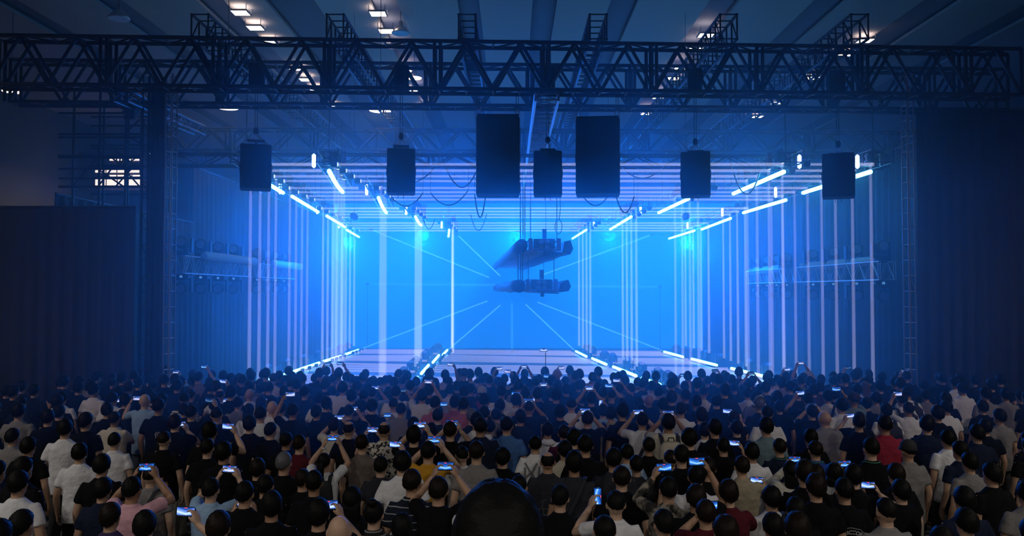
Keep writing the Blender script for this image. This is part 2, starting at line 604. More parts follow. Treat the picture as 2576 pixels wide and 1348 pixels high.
drape((p.x, p.y), (q.x, q.y), 7.6, 'wide black cloth hanging outside the single ladder tower', None, folds=11, depth=0.05)
# side scaffold: each tube a part
sc = thing('scaffold', (at_y(310, 700, 18.9).x, 18.9, 0.02), 'black tube scaffold beside the towers with daylight behind it', 'scaffold')
o0 = Vector(sc.location)
for px in (180, 246, 312, 352):
    for yy in (18.9, 20.3):
        p = at_y(px, 700, 18.9); rod('upright', (p.x, yy, 0.02), (p.x, yy, 8.2), 0.03, M_TRUSS, sc, o0)
for py in (261, 285, 338, 346, 395, 425, 449, 470):
    p, q = at_y(150, py, 18.9), at_y(356, py, 18.9)
    for yy in (18.87, 20.33):
        rod('ledger', (p.x, yy, p.z), (q.x, yy, q.z), 0.026 if py != 395 else 0.05, M_TRUSS, sc, o0)
for (x0, y0, x1, y1) in ((312, 338, 352, 300), (312, 338, 352, 360), (246, 346, 312, 395), (318, 262, 352, 285), (280, 395, 312, 425), (312, 425, 352, 470), (246, 425, 312, 470), (312, 395, 352, 425), (246, 470, 280, 425), (180, 470, 246, 395), (290, 470, 330, 425)):
    p, q = at_y(x0, y0, 18.84), at_y(x1, y1, 18.84); rod('cross_tube', p, q, 0.02, M_TRUSS, sc, o0)
p = at_y(328, 255, 18.4)
t = thing('line_array_speaker', p, 'dark curved speaker cluster hung beside the scaffold', 'speaker')
bb = MB()
for k in range(4):
    bb.box((0, k * 0.02, -0.04 - k * 0.1), (0.36 - k * 0.04, 0.26, 0.09), rot=Matrix.Rotation(0.12 * k, 3, 'X'))
one('cabinet', bb, M_CAB, t)
rod('suspension_chain', (0, 0, 0), (0, 0, 7.5 - p.z), 0.01, M_TRUSS, t)

# ------------------------------------------------------------------ hanging loudspeakers
def speaker(px0, px1, py0, py1, label, group, big):
    y = 16.25
    a, c = at_y(px0, py1, y), at_y(px1, py0, y)
    w, h = c.x - a.x, c.z - a.z
    t = thing('hanging_speaker', ((a.x + c.x) / 2, y, a.z), label, 'speaker', group, math.atan2(-(a.x + c.x) / 2, y))
    dp = 0.75 if big else 0.55
    bb = MB(); bb.loft([(0, dp / 2, 0.0, w / 2 - 0.012, dp / 2), (0, dp / 2, 0.02, w / 2, dp / 2 + 0.005), (0, dp / 2, h - 0.02, w / 2, dp / 2 + 0.005), (0, dp / 2, h, w / 2 - 0.012, dp / 2)], 32, power=18)
    cab = one('cabinet', bb, M_CAB, t)
    bb = MB()
    if big:
        bb.bevel_box((0, -0.012, h / 2), (w - 0.05, 0.012, h - 0.06), 0.01)
        one('grille', bb, M_GRILLE, t)
    else:      # two narrow grilles with a waist gap between
        for s in (-1, 1):
            g = MB(); g.bevel_box((s * w * 0.245, -0.012, h / 2 + 0.01), (w * 0.47, 0.012, h - 0.05), 0.01)
            one('grille', g, M_GRILLE, t)
        for s in (-0.06, 0.05):
            rod('underside_cable', (s, dp * 0.4, -0.001), (s, dp * 0.4, -0.10), 0.006, M_RUBBER, t)
    for s in (-1, 1):
        g = MB(); g.bevel_box((s * (w / 2 + 0.006), dp / 2, h * 0.5), (0.012, dp * 0.5, 0.16), 0.004); one('side_handle', g, M_BLACK, t)
    top = 7.50 - a.z
    xm = (a.x + c.x) / 2
    ty = T1A.y + (T1B.y - T1A.y) * (xm - T1A.x) / (T1B.x - T1A.x) + 0.42 - y      # under the truss's rear lower chord
    fr = MB(); fr.box((0, ty, h + 0.03), (w * (0.95 if big else 0.55), 0.08, 0.05)); fr.box((0, (ty + dp / 2) / 2, h + 0.02), (0.06, abs(dp / 2 - ty) + 0.08, 0.03)); fr.box((-w * 0.2, dp / 2, h + 0.012), (0.05, dp * 0.7, 0.022)); fr.box((w * 0.2, dp / 2, h + 0.012), (0.05, dp * 0.7, 0.022))
    one('flying_frame', fr, M_BLACK, t)
    xs = (-w * 0.44, w * 0.44) if big else (0.0,)
    for x in xs:
        sh = MB(); sh.tube([(x - 0.03, ty, h + 0.03), (x - 0.045, ty, h + 0.12), (x, ty, h + 0.17), (x + 0.045, ty, h + 0.12), (x + 0.03, ty, h + 0.03)], 0.012, 6)
        one('shackle', sh, M_STEEL, t, True)
        if not big:
            hk = MB(); hk.lathe([(0.03, h + 0.17), (0.055, h + 0.20), (0.055, h + 0.27), (0.03, h + 0.31)], 10, (x, ty, 0)); one('hook_block', hk, M_BLACK, t, True)
        for s in (-0.022, 0.022):
            rod('lifting_chain', (x + s, ty, h + 0.17), (x + s, ty, top), 0.006, M_TRUSS, t)
    if not big:
        ho = MB(); ho.bevel_box((0, ty - 0.2, top + 0.28), (0.30, 0.24, 0.42), 0.05, axis=2); ho.lathe([(0.11, top), (0.15, top + 0.02), (0.15, top + 0.03), (0.05, top + 0.07)], 16, (0, ty - 0.1, 0))
        one('chain_hoist', ho, M_BLACK, t)
    return t


for (x0, x1, y0, y1, lb) in ((605, 682, 362, 473, 'on the scaffold side, at the end of the row'), (973, 1045, 373, 484, 'between the cable loops and the scaffold-side rows'), (1342, 1414, 379, 489, 'between the two large speakers, above the hanging pods'),
                         (1713, 1786, 381, 491, 'over the inner light row, cable loops beside it'), (2071, 2147, 385, 494, 'by the ladder tower, at the end of the row')):
    speaker(x0, x1, y0, y1, 'smaller black hanging speaker ' + lb, 'smaller hanging speakers', False)
speaker(1197, 1308, 293, 487, 'large tall black hanging speaker on the pendant lamp side of the pale truss', 'large hanging speakers', True)
speaker(1448, 1559, 296, 486, 'large tall black hanging speaker on the far side of the pale truss', 'large hanging speakers', True)

# ------------------------------------------------------------------ lighting fixtures: shared meshes
bb = MB(); bb.bevel_box((0, 0, -0.05), (0.26, 0.22, 0.10), 0.03); MH_BASE = bb.mesh('fixture_base', [M_BLACK])
bb = MB()
for s in (-1, 1):
    bb.box((s * 0.15, 0, -0.22), (0.035, 0.09, 0.26))
bb.box((0, 0, -0.105), (0.33, 0.09, 0.03)); MH_YOKE = bb.mesh('fixture_yoke', [M_BLACK])
bb = MB(); bb.lathe([(0.06, 0.16), (0.12, 0.12), (0.13, 0.0), (0.125, -0.12), (0.10, -0.16)], 14); MH_HEAD = bb.mesh('fixture_head', [M_BLACK], True)
bb = MB(); bb.lathe([(0.085, -0.012), (0.085, 0.0)], 14); MH_LENS = bb.mesh('fixture_lens', [emis('beam_lens_glow', (0.5, 0.7, 1.0), 1.6)])
MH_LENS_OFF = bb.mesh('fixture_lens_dark', [M_LENS])
bb = MB(); bb.bevel_box((0, -0.125, -0.05), (0.05, 0.012, 0.045), 0.006); MH_DISP = bb.mesh('fixture_display', [emis('fixture_display_glow', (0.10, 0.38, 0.75), 0.7)])
B_NEAR = emissive_beam_mat('near_beam_emission', (0.42, 0.54, 1.0), 3.6)  # shafts glow by themselves instead of scattering their lamps' light
B_FAR = emissive_beam_mat('far_beam_emission', (0.50, 0.80, 1.0), 3.8)
B_H = emissive_beam_mat('cross_beam_emission', (0.52, 0.66, 1.0), 5.6)
B_H2 = emissive_beam_mat('far_cross_beam_emission', (0.50, 0.74, 1.0), 7.5)
B_FL = emissive_beam_mat('floor_beam_emission', (0.55, 0.75, 1.0), 5.0)
B_LASER = emissive_beam_mat('laser_beam_emission', (0.16, 0.9, 1.0), 7.0)


def moving_head(p, up, label, group, beam=None, beam_len=0.0, r=0.055, tilt=0.0, disp=False, scale=1.0):
    """Moving head lamp: base, yoke, head, lens, and a glowing volume for its shaft of light."""
    t = thing('moving_head_lamp', p, label, 'stage light', group)
    if up:
        t.rotation_euler = (PI, 0, 0)
    t.scale = (scale,) * 3
    obj('base', MH_BASE, t); obj('yoke', MH_YOKE, t)
    hd = obj('head', MH_HEAD, t); hd.location = (0, 0, -0.26); hd.rotation_euler = (tilt, 0, 0)
    ln = obj('lens', MH_LENS if beam else MH_LENS_OFF, hd); ln.location = (0, 0, -0.16)
    if disp:
        obj('display', MH_DISP, t)
    if beam:
        b2 = MB(); b2.tube([(0, 0, -0.44), (0, 0, -0.44 - beam_len)], [r * 0.85, r * 1.15], 12)
        bo = one('emissive_beam', b2, beam, t, True)
    return t


# invented flood lamp bodies around the added blue wash lights
bb = MB(); bb.lathe([(0.34, -0.02), (0.36, 0.0), (0.34, 0.16), (0.16, 0.26), (0.10, 0.30)], 20); FLOOD = bb.mesh('added_flood_housing', [M_BLACK], True)
FL = ('scaffold-side drape', 'tower-side drape', 'outer scaffold-side row', 'outer tower-side row', 'inner scaffold-side row', 'inner tower-side row', 'tunnel middle')
for (x, y, z, ax, ay, az, wt, sz), lb in zip(ADDED_WASH, FL):
    t = thing('added_flood_lamp', (x, y, z), 'blue flood lamp in the haze hung by the ' + lb, 'stage light', 'blue flood lamps')
    h_ = obj('housing', FLOOD, t)
    dv = Vector((ax - x, ay - y, az - z)).normalized()
    h_.rotation_euler = dv.to_track_quat('-Z', 'Y').to_euler()
    h_.location = -dv * 0.03
    h_.scale = (sz / 0.66,) * 3
    rod('suspension_rod', -dv * 0.1, (0, 0, (HZ + 0.26 if any(u < x < v for u, v in edges_dark) else HZ) - z), 0.008, M_TRUSS, t)

# ------------------------------------------------------------------ light pods of the tunnel ceiling
ZB = 6.40
bb = MB(); bb.bevel_box((0, 0, 0), (0.36, 0.10, 0.34), 0.03); BL_BODY = bb.mesh('blinder_body', [M_BLACK])
bb = MB(); bb.lathe([(0.06, -0.02), (0.068, 0.0), (0.068, 0.03)], 14, rot=Matrix.Rotation(PI / 2, 3, 'X')); BL_LENS = bb.mesh('blinder_lens', [M_LENS], True)
bb = MB(); bb.bevel_box((0, 0, 0), (0.12, 0.05, 0.34), 0.015); PANEL = bb.mesh('grey_panel', [M_GREY])
bb = MB(); bb.tube([(0, 0, -0.14), (0, 0, 0.14)], 0.05, 10, pole=True); VTUBE = bb.mesh('upright_tube', [M_TUBEW], True)


def tube_mesh(p0, p1, r, bend=0.0):
    b2 = MB()
    p0, p1 = Vector(p0), Vector(p1)
    pts = []
    for i in range(7):
        t = i / 6
        q = p0.lerp(p1, t); q.z += bend * math.sin(t * PI)
        pts.append(q)
    b2.tube(pts, r, 10, pole=True)
    return b2


ROWS = {
    'outer scaffold-side': [((640, 442), (712, 485)), ((735, 494), (800, 533)), ((822, 543), (868, 571)), ((872, 578), (903, 596))],
    'inner scaffold-side': [((828, 430), (862, 483)), ((952, 497), (972, 535)), ((1045, 545), (1060, 567)), ((1130, 578), (1128, 595))],
    'inner tower-side': [((1972, 432), (1845, 487)), ((1732, 500), (1657, 535)), ((1588, 545), (1535, 577)), ((1475, 578), (1440, 600))],
    'outer tower-side': [((2190, 432), (2020, 485)), ((1977, 503), (1870, 535)), ((1838, 549), (1765, 577)), ((1747, 580), (1683, 600))],
}
BEAM_Y = [[19.4, 20.4, 21.4, 22.3], [23.8, 24.8, 25.8, 26.8], [29.6, 30.8, 32.0, 33.2], [36.0, 37.4, 38.9, 40.6]]
ORD = ('first', 'second', 'third', 'last')
pod_x = {}
for row, segs in ROWS.items():
    for k, (pa, pb) in enumerate(segs):
        a, c = at_z(*pa, ZB), at_z(*pb, ZB)
        t = thing('lighting_pod', (a.x, a.y, ZB), '%s light pod into the tunnel along the %s ceiling row, glowing tube below' % (ORD[k], row), 'lighting pod', 'ceiling light pods')
        o0 = Vector(t.location)
        pod_x[(row, k)] = (a.x, c.x)
        one('led_tube', tube_mesh((0, 0, 0), c - a, 0.055, -0.05 if 'inner scaffold' in row else 0.0), M_TUBE, t, True)
        s = 1 if a.x < 0 else -1
        zt, w = 0.14, 0.52
        d = c - a
        e = d * (min(0.0, (BEAM_Y[k][0] - 0.3) - a.y) / d.y)       # the frame starts ahead of the tube, over the first lamp
        d = d - e
        for x in (-w / 2, w / 2):
            for z in (zt, zt + 0.32):
                rod('frame_chord', e + Vector((x, 0, z)), e + Vector((x, 0, z)) + d, 0.022, M_TRUSS, t)
        n = 7
        for i in range(n + 1):
            q = e + d * (i / n)
            rod('frame_rung', q + Vector((-w / 2, 0, zt)), q + Vector((w / 2, 0, zt)), 0.014, M_TRUSS, t)
            for x in (-w / 2, w / 2):
                rod('frame_post', q + Vector((x, 0, zt)), q + Vector((x, 0, zt + 0.32)), 0.012, M_TRUSS, t)
        for i in (0.1, 0.5, 0.9):
            q = (c - a) * i; rod('tube_bracket', q, q + Vector((0, 0, zt)), 0.012, M_TRUSS, t)
        bl = obj('blinder', BL_BODY, t); bl.location = Vector((0.06 * s, -0.07, zt + 0.16))
        for lx in (-0.085, 0.085):
            for lz in (-0.08, 0.08):
                le = obj('blinder_lens', BL_LENS, bl); le.location = (lx, -0.07, lz)
        pn = obj('grey_panel', PANEL, t); pn.location = Vector((0.06 * s + (0.32 if 'inner tower' not in row else -0.32), -0.07, zt + 0.16))
        if not ('outer scaffold' in row and k == 0):
            vt = obj('upright_tube', VTUBE, t); vt.location = Vector((0.36 if 'inner tower' in row else -0.36, -0.08, zt + 0.10))
        for q in (0.1, 0.9):
            rod('suspension_chain', e + d * q + Vector((0, 0, zt + 0.32)), e + d * q + Vector((0, 0, 2.0)), 0.010, M_TRUSS, t)
            rod('chain_bar', e + d * q + Vector((-w / 2, 0, zt + 0.32)), e + d * q + Vector((w / 2, 0, zt + 0.32)), 0.02, M_TRUSS, t)
        # four beam lamps under the pod
        for j in range(4):
            y = BEAM_Y[k][j]
            x = a.x + (c.x - a.x) * min(1, (y - a.y) / (c.y - a.y))
            hd = moving_head((x + (0.16 if s > 0 else -0.16), y, ZB + 0.42), False, '%s beam lamp shining from the %s %s light pod' % (NTH[j], ORD[k], row), 'beam lamps under the ceiling pods',
                             B_NEAR if k < 2 else B_FAR, 9.9, (0.075, 0.075, 0.085, 0.095)[k], scale=0.6)
            rod('clamp', (0, 0, -0.01), (0.17 if s > 0 else -0.17, 0, 0.06), 0.02, M_TRUSS, hd)
# horizontal glowing volumes for the beams between the pods, and their lamps
bb = MB(); bb.bevel_box((0, 0, 0), (0.16, 0.14, 0.14), 0.03); SIDE_BODY = bb.mesh('projector_body', [M_BLACK])
bb = MB(); bb.lathe([(0.05, 0.0), (0.05, 0.012)], 12, rot=Matrix.Rotation(PI / 2, 3, 'Y')); SIDE_LENS = bb.mesh('projector_lens', [MATS['beam_lens_glow']])
for k in range(4):
    for j in range(4):
        y = BEAM_Y[k][j] - 0.45
        xs = []
        for row in ROWS:
            ax, cxx = pod_x[(row, k)]
            xs.append(ax)
        for q, (x0, x1) in enumerate(((xs[0] + 0.27, xs[1] - 0.27), (xs[1] + 0.27, xs[2] - 0.27), (xs[2] + 0.27, xs[3] - 0.27))):
            t = thing('beam_projector', (x0, y, ZB + 0.06), '%s small lamp sending a level beam %s, %s pod rank' % (NTH[j], ('between scaffold-side rows', 'across the tunnel ceiling', 'between tower-side rows')[q], ORD[k]),
                      'stage light', 'level beam lamps of the tunnel ceiling')
            obj('body', SIDE_BODY, t)
            ln = obj('lens', SIDE_LENS, t); ln.location = (0.08, 0, 0)
            rod('bracket', (0, 0, 0.06), (0, 0, 0.22), 0.012, M_TRUSS, t)
            b2 = MB(); b2.tube([(0.10, 0, 0), (x1 - x0, 0, 0)], [0.034, 0.046], 10)
            one('emissive_beam', b2, B_H if k < 2 else B_H2, t, True)

# ------------------------------------------------------------------ floor light rows
FROWS = {
    'outer scaffold-side': [((903, 880), (870, 891)), ((857, 896), (815, 909)), ((803, 913), (733, 937)), ((722, 941), (640, 968))],
    'inner scaffold-side': [((1125, 881), (1114, 893)), ((1104, 894), (1089, 912)), ((1078, 919), (1060, 940)), ((1050, 950), (1035, 968))],
    'inner tower-side': [((1449, 884), (1475, 897)), ((1490, 902), (1525, 917)), ((1543, 923), (1600, 946)), ((1615, 952), (1660, 968))],
    'outer tower-side': [((1671, 885), (1718, 898)), ((1740, 903), (1803, 919)), ((1840, 927), (1925, 948)), ((1940, 952), (2010, 970))],
}
fx = {}
for row, segs in FROWS.items():
    for k, (pa, pb) in enumerate(segs):
        a, c = at_z(*pa, 0.16), at_z(*pb, 0.16)
        kk = 3 - k
        t = thing('floor_light_bar', (a.x, a.y, 0.04), '%s glowing bar on the stage floor along the %s row, counted from the screen' % (ORD[k], row), 'stage light', 'glowing floor bars')
        fx[(row, k)] = (a, c)
        d = c - a; d.z = 0
        one('led_tube', tube_mesh((0, 0, 0.13), d + Vector((0, 0, 0.13)), 0.06), M_TUBE, t, True)
        bb = MB(); bb.tube([(0, 0, 0.035), d + Vector((0, 0, 0.035))], 0.05, 6); one('housing', bb, M_BLACK, t)
        for q in (0.1, 0.5, 0.9):
            rod('stand', d * q + Vector((0, 0, 0.0)), d * q + Vector((0, 0, 0.12)), 0.02, M_BLACK, t)
        for q in (0.2, 0.75):
            p = a + d * q
            moving_head((p.x + (0.45 if p.x > 0 else -0.45), p.y, 0.05), True, '%s floor lamp beside the %s %s floor bar from the screen' % ('deeper' if q < 0.5 else 'nearer', ORD[k], row), 'lamps on the stage floor', None, tilt=0.5, scale=1.3)
for k in range(4):
    for j in range(4):
        q = (j + 0.5) / 4
        ps = [fx[(row, k)][0].lerp(fx[(row, k)][1], q) for row in FROWS]
        for n_, (p0, p1) in enumerate(((ps[0], ps[1]), (ps[1], ps[2]), (ps[2], ps[3]))):
            t = thing('beam_projector', (p0.x + 0.3, p0.y, 0.2), '%s small floor lamp sending a level beam %s, %s bar rank' % (NTH[j], ('between scaffold-side bars', 'across the stage floor', 'between tower-side bars')[n_], ORD[k]),
                      'stage light', 'level beam lamps of the stage floor')
            obj('body', SIDE_BODY, t)
            ln = obj('lens', SIDE_LENS, t); ln.location = (0.08, 0, 0)
            rod('stand', (0, 0, -0.16), (0, 0, -0.06), 0.02, M_BLACK, t)
            b2 = MB(); b2.tube([(0.10, 0, 0), (p1.x - p0.x - 0.6, p1.y - p0.y, 0)], [0.04, 0.055], 10)
            one('emissive_beam', b2, B_FL, t, True)

# ------------------------------------------------------------------ lasers with glowing ray volumes, aimed at the middle of the glow panel
for (x0, y0, x1, y1, lb) in ((1150, 590, 1258, 694, 'upper inner scaffold-side row'), (935, 578, 1230, 698, 'upper outer scaffold-side row'), (1120, 886, 1259, 767, 'lower inner scaffold-side row'), (905, 879, 1226, 757, 'lower outer scaffold-side row'),
                         (1448, 884, 1322, 765, 'lower inner tower-side row'), (1672, 884, 1352, 760, 'lower outer tower-side row'), (1640, 590, 1368, 690, 'upper outer tower-side row'), (925, 714, 1270, 717, 'scaffold-side drape'), (1660, 721, 1440, 720, 'tower-side drape'),
                         (1288, 884, 1288, 762, 'floor below the screen middle')):
    a, c = at_y(x0, y0, 44.0), at_y(x1, y1, 46.6)
    t = thing('laser_projector', a, 'small laser box at the %s sending a thin cyan ray' % lb, 'laser', 'lasers around the screen')
    d = (c - a)
    bb = MB(); bb.bevel_box((0, -0.02, 0), (0.16, 0.22, 0.12), 0.02); one('housing', bb, M_BLACK, t)
    faint = abs(y0 - y1) < 8 or x0 == x1
    b2 = MB(); b2.tube([d.normalized() * 0.12, d], 0.042 if not faint else 0.08, 8); one('emissive_laser_ray', b2, B_LASER if not faint else emissive_beam_mat('faint_laser_emission', (0.1, 0.8, 1.0), 1.2), t, True)
    if a.z < 1:
        rod('stand', (0, 0, 0.04 - a.z), (0, 0, -0.05), 0.02, M_BLACK, t)
    else:
        if a.z > 5:      # arm back to the end of the pod row
            rod('bracket', (0, 0, 0.03), (-0.9 if a.x < 0 else 1.3, -0.4, ZB + 0.14 - a.z), 0.02, M_TRUSS, t)
        else:
            rod('stand', (0, 0, 0.04 - a.z), (0, 0, -0.05), 0.012, M_BLACK, t)

# ------------------------------------------------------------------ two long hanging pods in the middle
def hanging_pod(px, py, y0, x_end, label, cable_top, upper):
    p = at_y(px, py, y0)
    t = thing('hanging_light_pod', p, label, 'lighting pod')
    d = Vector((x_end - p.x, 40.5 - y0, 0))
    for x in (-0.40, 0.40):
        for z in (-0.13, 0.13):
            rod('frame_chord', Vector((x, 0, z)), Vector((x, 0, z)) + d, 0.025, M_TRUSS, t)
    n = 30
    for i in range(n + 1):
        q = d * (i / n)
        rod('frame_rung', q + Vector((-0.4, 0, -0.13)), q + Vector((0.4, 0, -0.13)), 0.014, M_ALU, t)
        if i % 2 == 0:
            for x in (-0.4, 0.4):
                rod('frame_post', q + Vector((x, 0, -0.13)), q + Vector((x, 0, 0.13)), 0.014, M_TRUSS, t)
        if i < n:
            rod('frame_lacing', q + Vector((-0.4, 0, -0.13)), q + d / n + Vector((0.0, 0, -0.13)), 0.011, M_ALU, t)
    bk = MB(); bk.bevel_box((0, 0.06, 0), (0.60, 0.10, 0.32), 0.02); one('lamp_plate', bk, M_BLACK, t)
    for x in (-0.085, 0.085):
        for z in (-0.08, 0.08):
            le = obj('blinder_lens', BL_LENS, t); le.location = (x, -0.005, z)
    for x in (-0.38, 0.40):
        pn = obj('grey_panel', PANEL, t); pn.location = (x, -0.03, 0.0)
    for s in (-1, 1):
        for k in range(3):
            rod('lamp_cable', (s * 0.14, -0.02, -0.1 + k * 0.1), (s * 0.32, -0.03, 0.06 - k * 0.07), 0.01, M_RUBBER, t)
    mast = MB(); mast.bevel_box((0.01, 0.15, 0.29), (0.11, 0.25, 0.24), 0.02); mast.bevel_box((0.01, 0.15, 0.42), (0.13, 0.3, 0.03), 0.01); mast.bevel_box((0.03, 0.15, -0.24), (0.10, 0.25, 0.18), 0.02)
    one('tail_fin', mast, M_BLACK, t)
    roll = mat('rolled_black_cloth', (0.02, 0.022, 0.03), 0.55, bump=0.4, bscale=14)
    b2 = MB(); pts = [Vector((-0.62, 0.0, -0.03)) + d * (i / 8) + Vector((0, 0, 0.02 * math.sin(i * 2.1))) for i in range(9)]
    b2.tube(pts, [0.17, 0.165, 0.17, 0.16, 0.165, 0.16, 0.16, 0.15, 0.15], 16, squash=1.1); one('cloth_roll', b2, roll, t, True)
    b2 = MB()
    prof = [(-0.12, -0.16), (0.10, -0.20), (0.17, -0.05), (0.10, 0.17), (-0.06, 0.15)] if upper else [(-0.14, -0.16), (0.14, -0.10), (0.20, 0.02), (0.13, 0.20), (-0.10, 0.10)]
    vs, fs = [], []
    for i in range(9):
        q = Vector((0.62, 0.0, -0.06)) + d * (i / 8)
        for x, z in prof:
            k = 1 + 0.08 * math.sin(i * 3.7 + x * 9)
            vs.append(q + Vector((x * k, 0, z * k)))
    for i in range(8):
        for j in range(5):
            a_, b_ = i * 5 + j, i * 5 + (j + 1) % 5
            fs.append((a_, a_ + 5, b_ + 5, b_))
    fs += [tuple(range(5)), tuple(range(44, 39, -1))]
    b2.add(vs, fs); one('cloth_fold', b2, roll, t)
    rb_ = M_ALU
    for i in range(40):        # rows of short fins under both wings
        q = d * (i / 60 + 0.01)
        rod('fin', q + Vector((0.16, 0.0, -0.17)), q + Vector((0.52, 0.12, -0.24)), 0.012, M_TRUSS, t)
        if i % 2:
            rod('fin', q + Vector((-0.5, 0.0, -0.16)), q + Vector((-0.05, 0.2, -0.20)), 0.010, rb_, t)
    for i, (x, yy) in enumerate(((-0.66, 0.1), (-0.58, 0.5), (-0.52, 0.9), (0.36, 0.2), (0.40, 0.8), (-0.3, 3.0), (-0.25, 6.0), (0.30, 6.0))):
        rod('hanging_cable', (x, yy, 0.1), (x, yy, cable_top - p.z), 0.014 if i < 3 else 0.009, M_RUBBER, t)
    return t


hanging_pod(1369, 615, 22.0, -0.2, 'upper long hanging pod with four lamps between grey panels, cloth rolls beside', 8.0, True)
hanging_pod(1362, 717, 22.4, -0.2, 'lower long hanging pod with four lamps, under the other hanging pod', 4.55, False)
t = thing('cable_loop', at_y(1405, 570, 20.6), 'black coiled cable loop hanging above the upper hanging pod', 'cable')
b2 = MB(); b2.tube([(0.09 * math.cos(i / 16 * 2 * PI), 0, 0.19 * math.sin(i / 16 * 2 * PI)) for i in range(17)], 0.009, 6); one('coil', b2, M_RUBBER, t, True)
b2 = MB(); b2.tube([(0.02, 0, 0.18), (0.05, 0, 0.5), (0.0, 0, 1.62)], 0.009, 6); one('cable_tail', b2, M_RUBBER, t, True)

# ------------------------------------------------------------------ sagging power cables
def cable(pts, y, label, r=0.016, m=M_RUBBER):
    P = [at_y(px, py, y) for px, py in pts]
    n = 14
    b2 = MB(); q = []
    (xa, za), (xm, zm), (xb, zb) = [(v.x, v.z) for v in P]
    for i in range(n + 1):
        t = i / n
        x = xa + (xb - xa) * t
        zlin = za + (zb - za) * t
        sag = (zm - (za + zb) / 2)
        q.append(Vector((x, y, zlin + sag * (1 - (2 * t - 1) ** 2))))
    o0 = q[0].copy()
    b2.tube([v - o0 for v in q], r, 6)
    o = one('power_cable', b2, m, None, True)
    o.location = o0
    tag(o, label, 'cable', 'sagging power cables')
    for v in (q[0], q[-1]):
        if v.z < 6.6 and y < 25:
            rod('drop_wire', v, (v.x, v.y, 6.72), 0.005, m, o, o0)


cable([(1045, 458), (1080, 440), (1106, 405)], 20.5, 'black cable rising from the cable loops beside a smaller speaker')
cable([(1114, 400), (1158, 470), (1198, 432)], 20.5, 'black cable in a deep loop beside the large speaker')
cable([(985, 495), (1030, 518), (1064, 485)], 20.6, 'black cable swag under the pendant-side smaller speaker')
cable([(1083, 485), (1133, 516), (1178, 478)], 20.6, 'wide black cable swag under the cable loops')
cable([(1194, 489), (1208, 547), (1222, 489)], 20.6, 'narrow black cable loop below the large speaker')
cable([(1466, 492), (1499, 517), (1530, 492)], 20.6, 'black cable swag below the second large speaker')
cable([(1549, 490), (1575, 535), (1595, 495)], 20.6, 'black cable loop beyond the second large speaker')
cable([(1560, 416), (1625, 448), (1682, 402)], 20.5, 'pale cable swag between large and smaller speakers', 0.014, M_ALU)
cable([(1836, 402), (1878, 488), (1915, 420)], 20.5, 'pale cable loop in front of the long glowing tube', 0.018, M_ALU)
cable([(1065, 553), (1078, 576), (1094, 550)], 30, 'small black cable loop among the inner scaffold-side pods')
cable([(1184, 540), (1206, 580), (1224, 538)], 30, 'small black cable loop below the ceiling beams')

# ------------------------------------------------------------------ side trusses with lamps
def side_truss(x, y0, y1, z, side, lab):
    nm = truss('side_light_truss', (x, y0, z + 0.28), (x, y1, z + 0.28), 0.50, 0.42 * 1, 0.42, 'dim truss hung along the %s drape, %s, hose on it' % (side, lab), 'side lamp trusses', m=M_ALU, rc=0.022, rb=0.010)
    s = 1 if x < 0 else -1
    b2 = MB()
    prof = []
    n = 30
    L = y1 - y0 - 0.9
    for i in range(n * 2 + 1):
        prof.append((0.15 if i % 2 else 0.085, L * i / (2 * n)))
    b2.lathe(prof, 12, (s * 0.28 - (0.42 if x > 0 else 0) * 0, 0.7, 0.02), rot=Matrix.Rotation(-PI / 2, 3, 'X'))
    one('corrugated_hose', b2, mat('pale_blue_hose', (0.40, 0.50, 0.65), 0.4), nm, False)
    for yy in (0.2, (y1 - y0) * 0.9):
        for q in (0.0, -0.42):
            rod('suspension_chain', (q, yy, 0.0), (q, yy, 7.4 - z - 0.28), 0.008, M_TRUSS, nm)
    for j in range(4):
        yy = y0 + 0.4 + j * (y1 - y0 - 0.8) / 3.2
        up_ = moving_head((x - 0.2, yy, z + 0.275), True, '%s dark wash lamp standing on the %s truss, %s' % (NTH[j], side, lab), 'unlit lamps on the side trusses', tilt=PI / 2 * 0.9, disp=True, scale=1.5)
        lo = moving_head((x - 0.2, yy, z - 0.23), False, '%s dark wash lamp hanging under the %s truss, %s' % (NTH[j], side, lab), 'unlit lamps on the side trusses', tilt=-PI / 2 * 0.9, disp=True, scale=1.5)
        rod('clamp_bar', (-0.15, 0, 0.0), (0.15, 0, 0.0), 0.012, M_TRUSS, lo)
        rod('clamp_bar', (-0.15, 0, 0.0), (0.15, 0, 0.0), 0.012, M_TRUSS, up_)


side_truss(-9.3, 22.6, 28.0, 4.15, 'scaffold-side', 'nearer piece')
side_truss(-9.3, 29.4, 34.0, 4.15, 'scaffold-side', 'deeper piece')
side_truss(10.3, 21.4, 27.6, 3.95, 'tower-side', 'nearer piece')
side_truss(10.3, 29.0, 33.5, 3.95, 'tower-side', 'deeper piece')

# ------------------------------------------------------------------ haze
b = MB(); b.box((0.3, 35.6, 4.3), (21.0, 22.2, 8.4))
hz = one('stage_haze', b, haze_mat('tunnel_haze', HAZE_TUNNEL, 0.45)); tag(hz, 'thick blue-lit haze filling the light tunnel', 'haze', None, 'stuff')
b = MB(); b.box((0.3, 17.2, 5.3), (30.0, 14.4, 10.4))
hz = one('hall_haze', b, haze_mat('front_haze', HAZE_FRONT, 0.75)); tag(hz, 'thin haze hanging over the crowd before the stage', 'haze', None, 'stuff')
# ------------------------------------------------------------------ people: one continuous body per pose, cloth and hair as parts
HEADZ = 1.605                       # head centre of the 1.72 m figure
SHO = Vector((0.172, -0.012, 1.388))


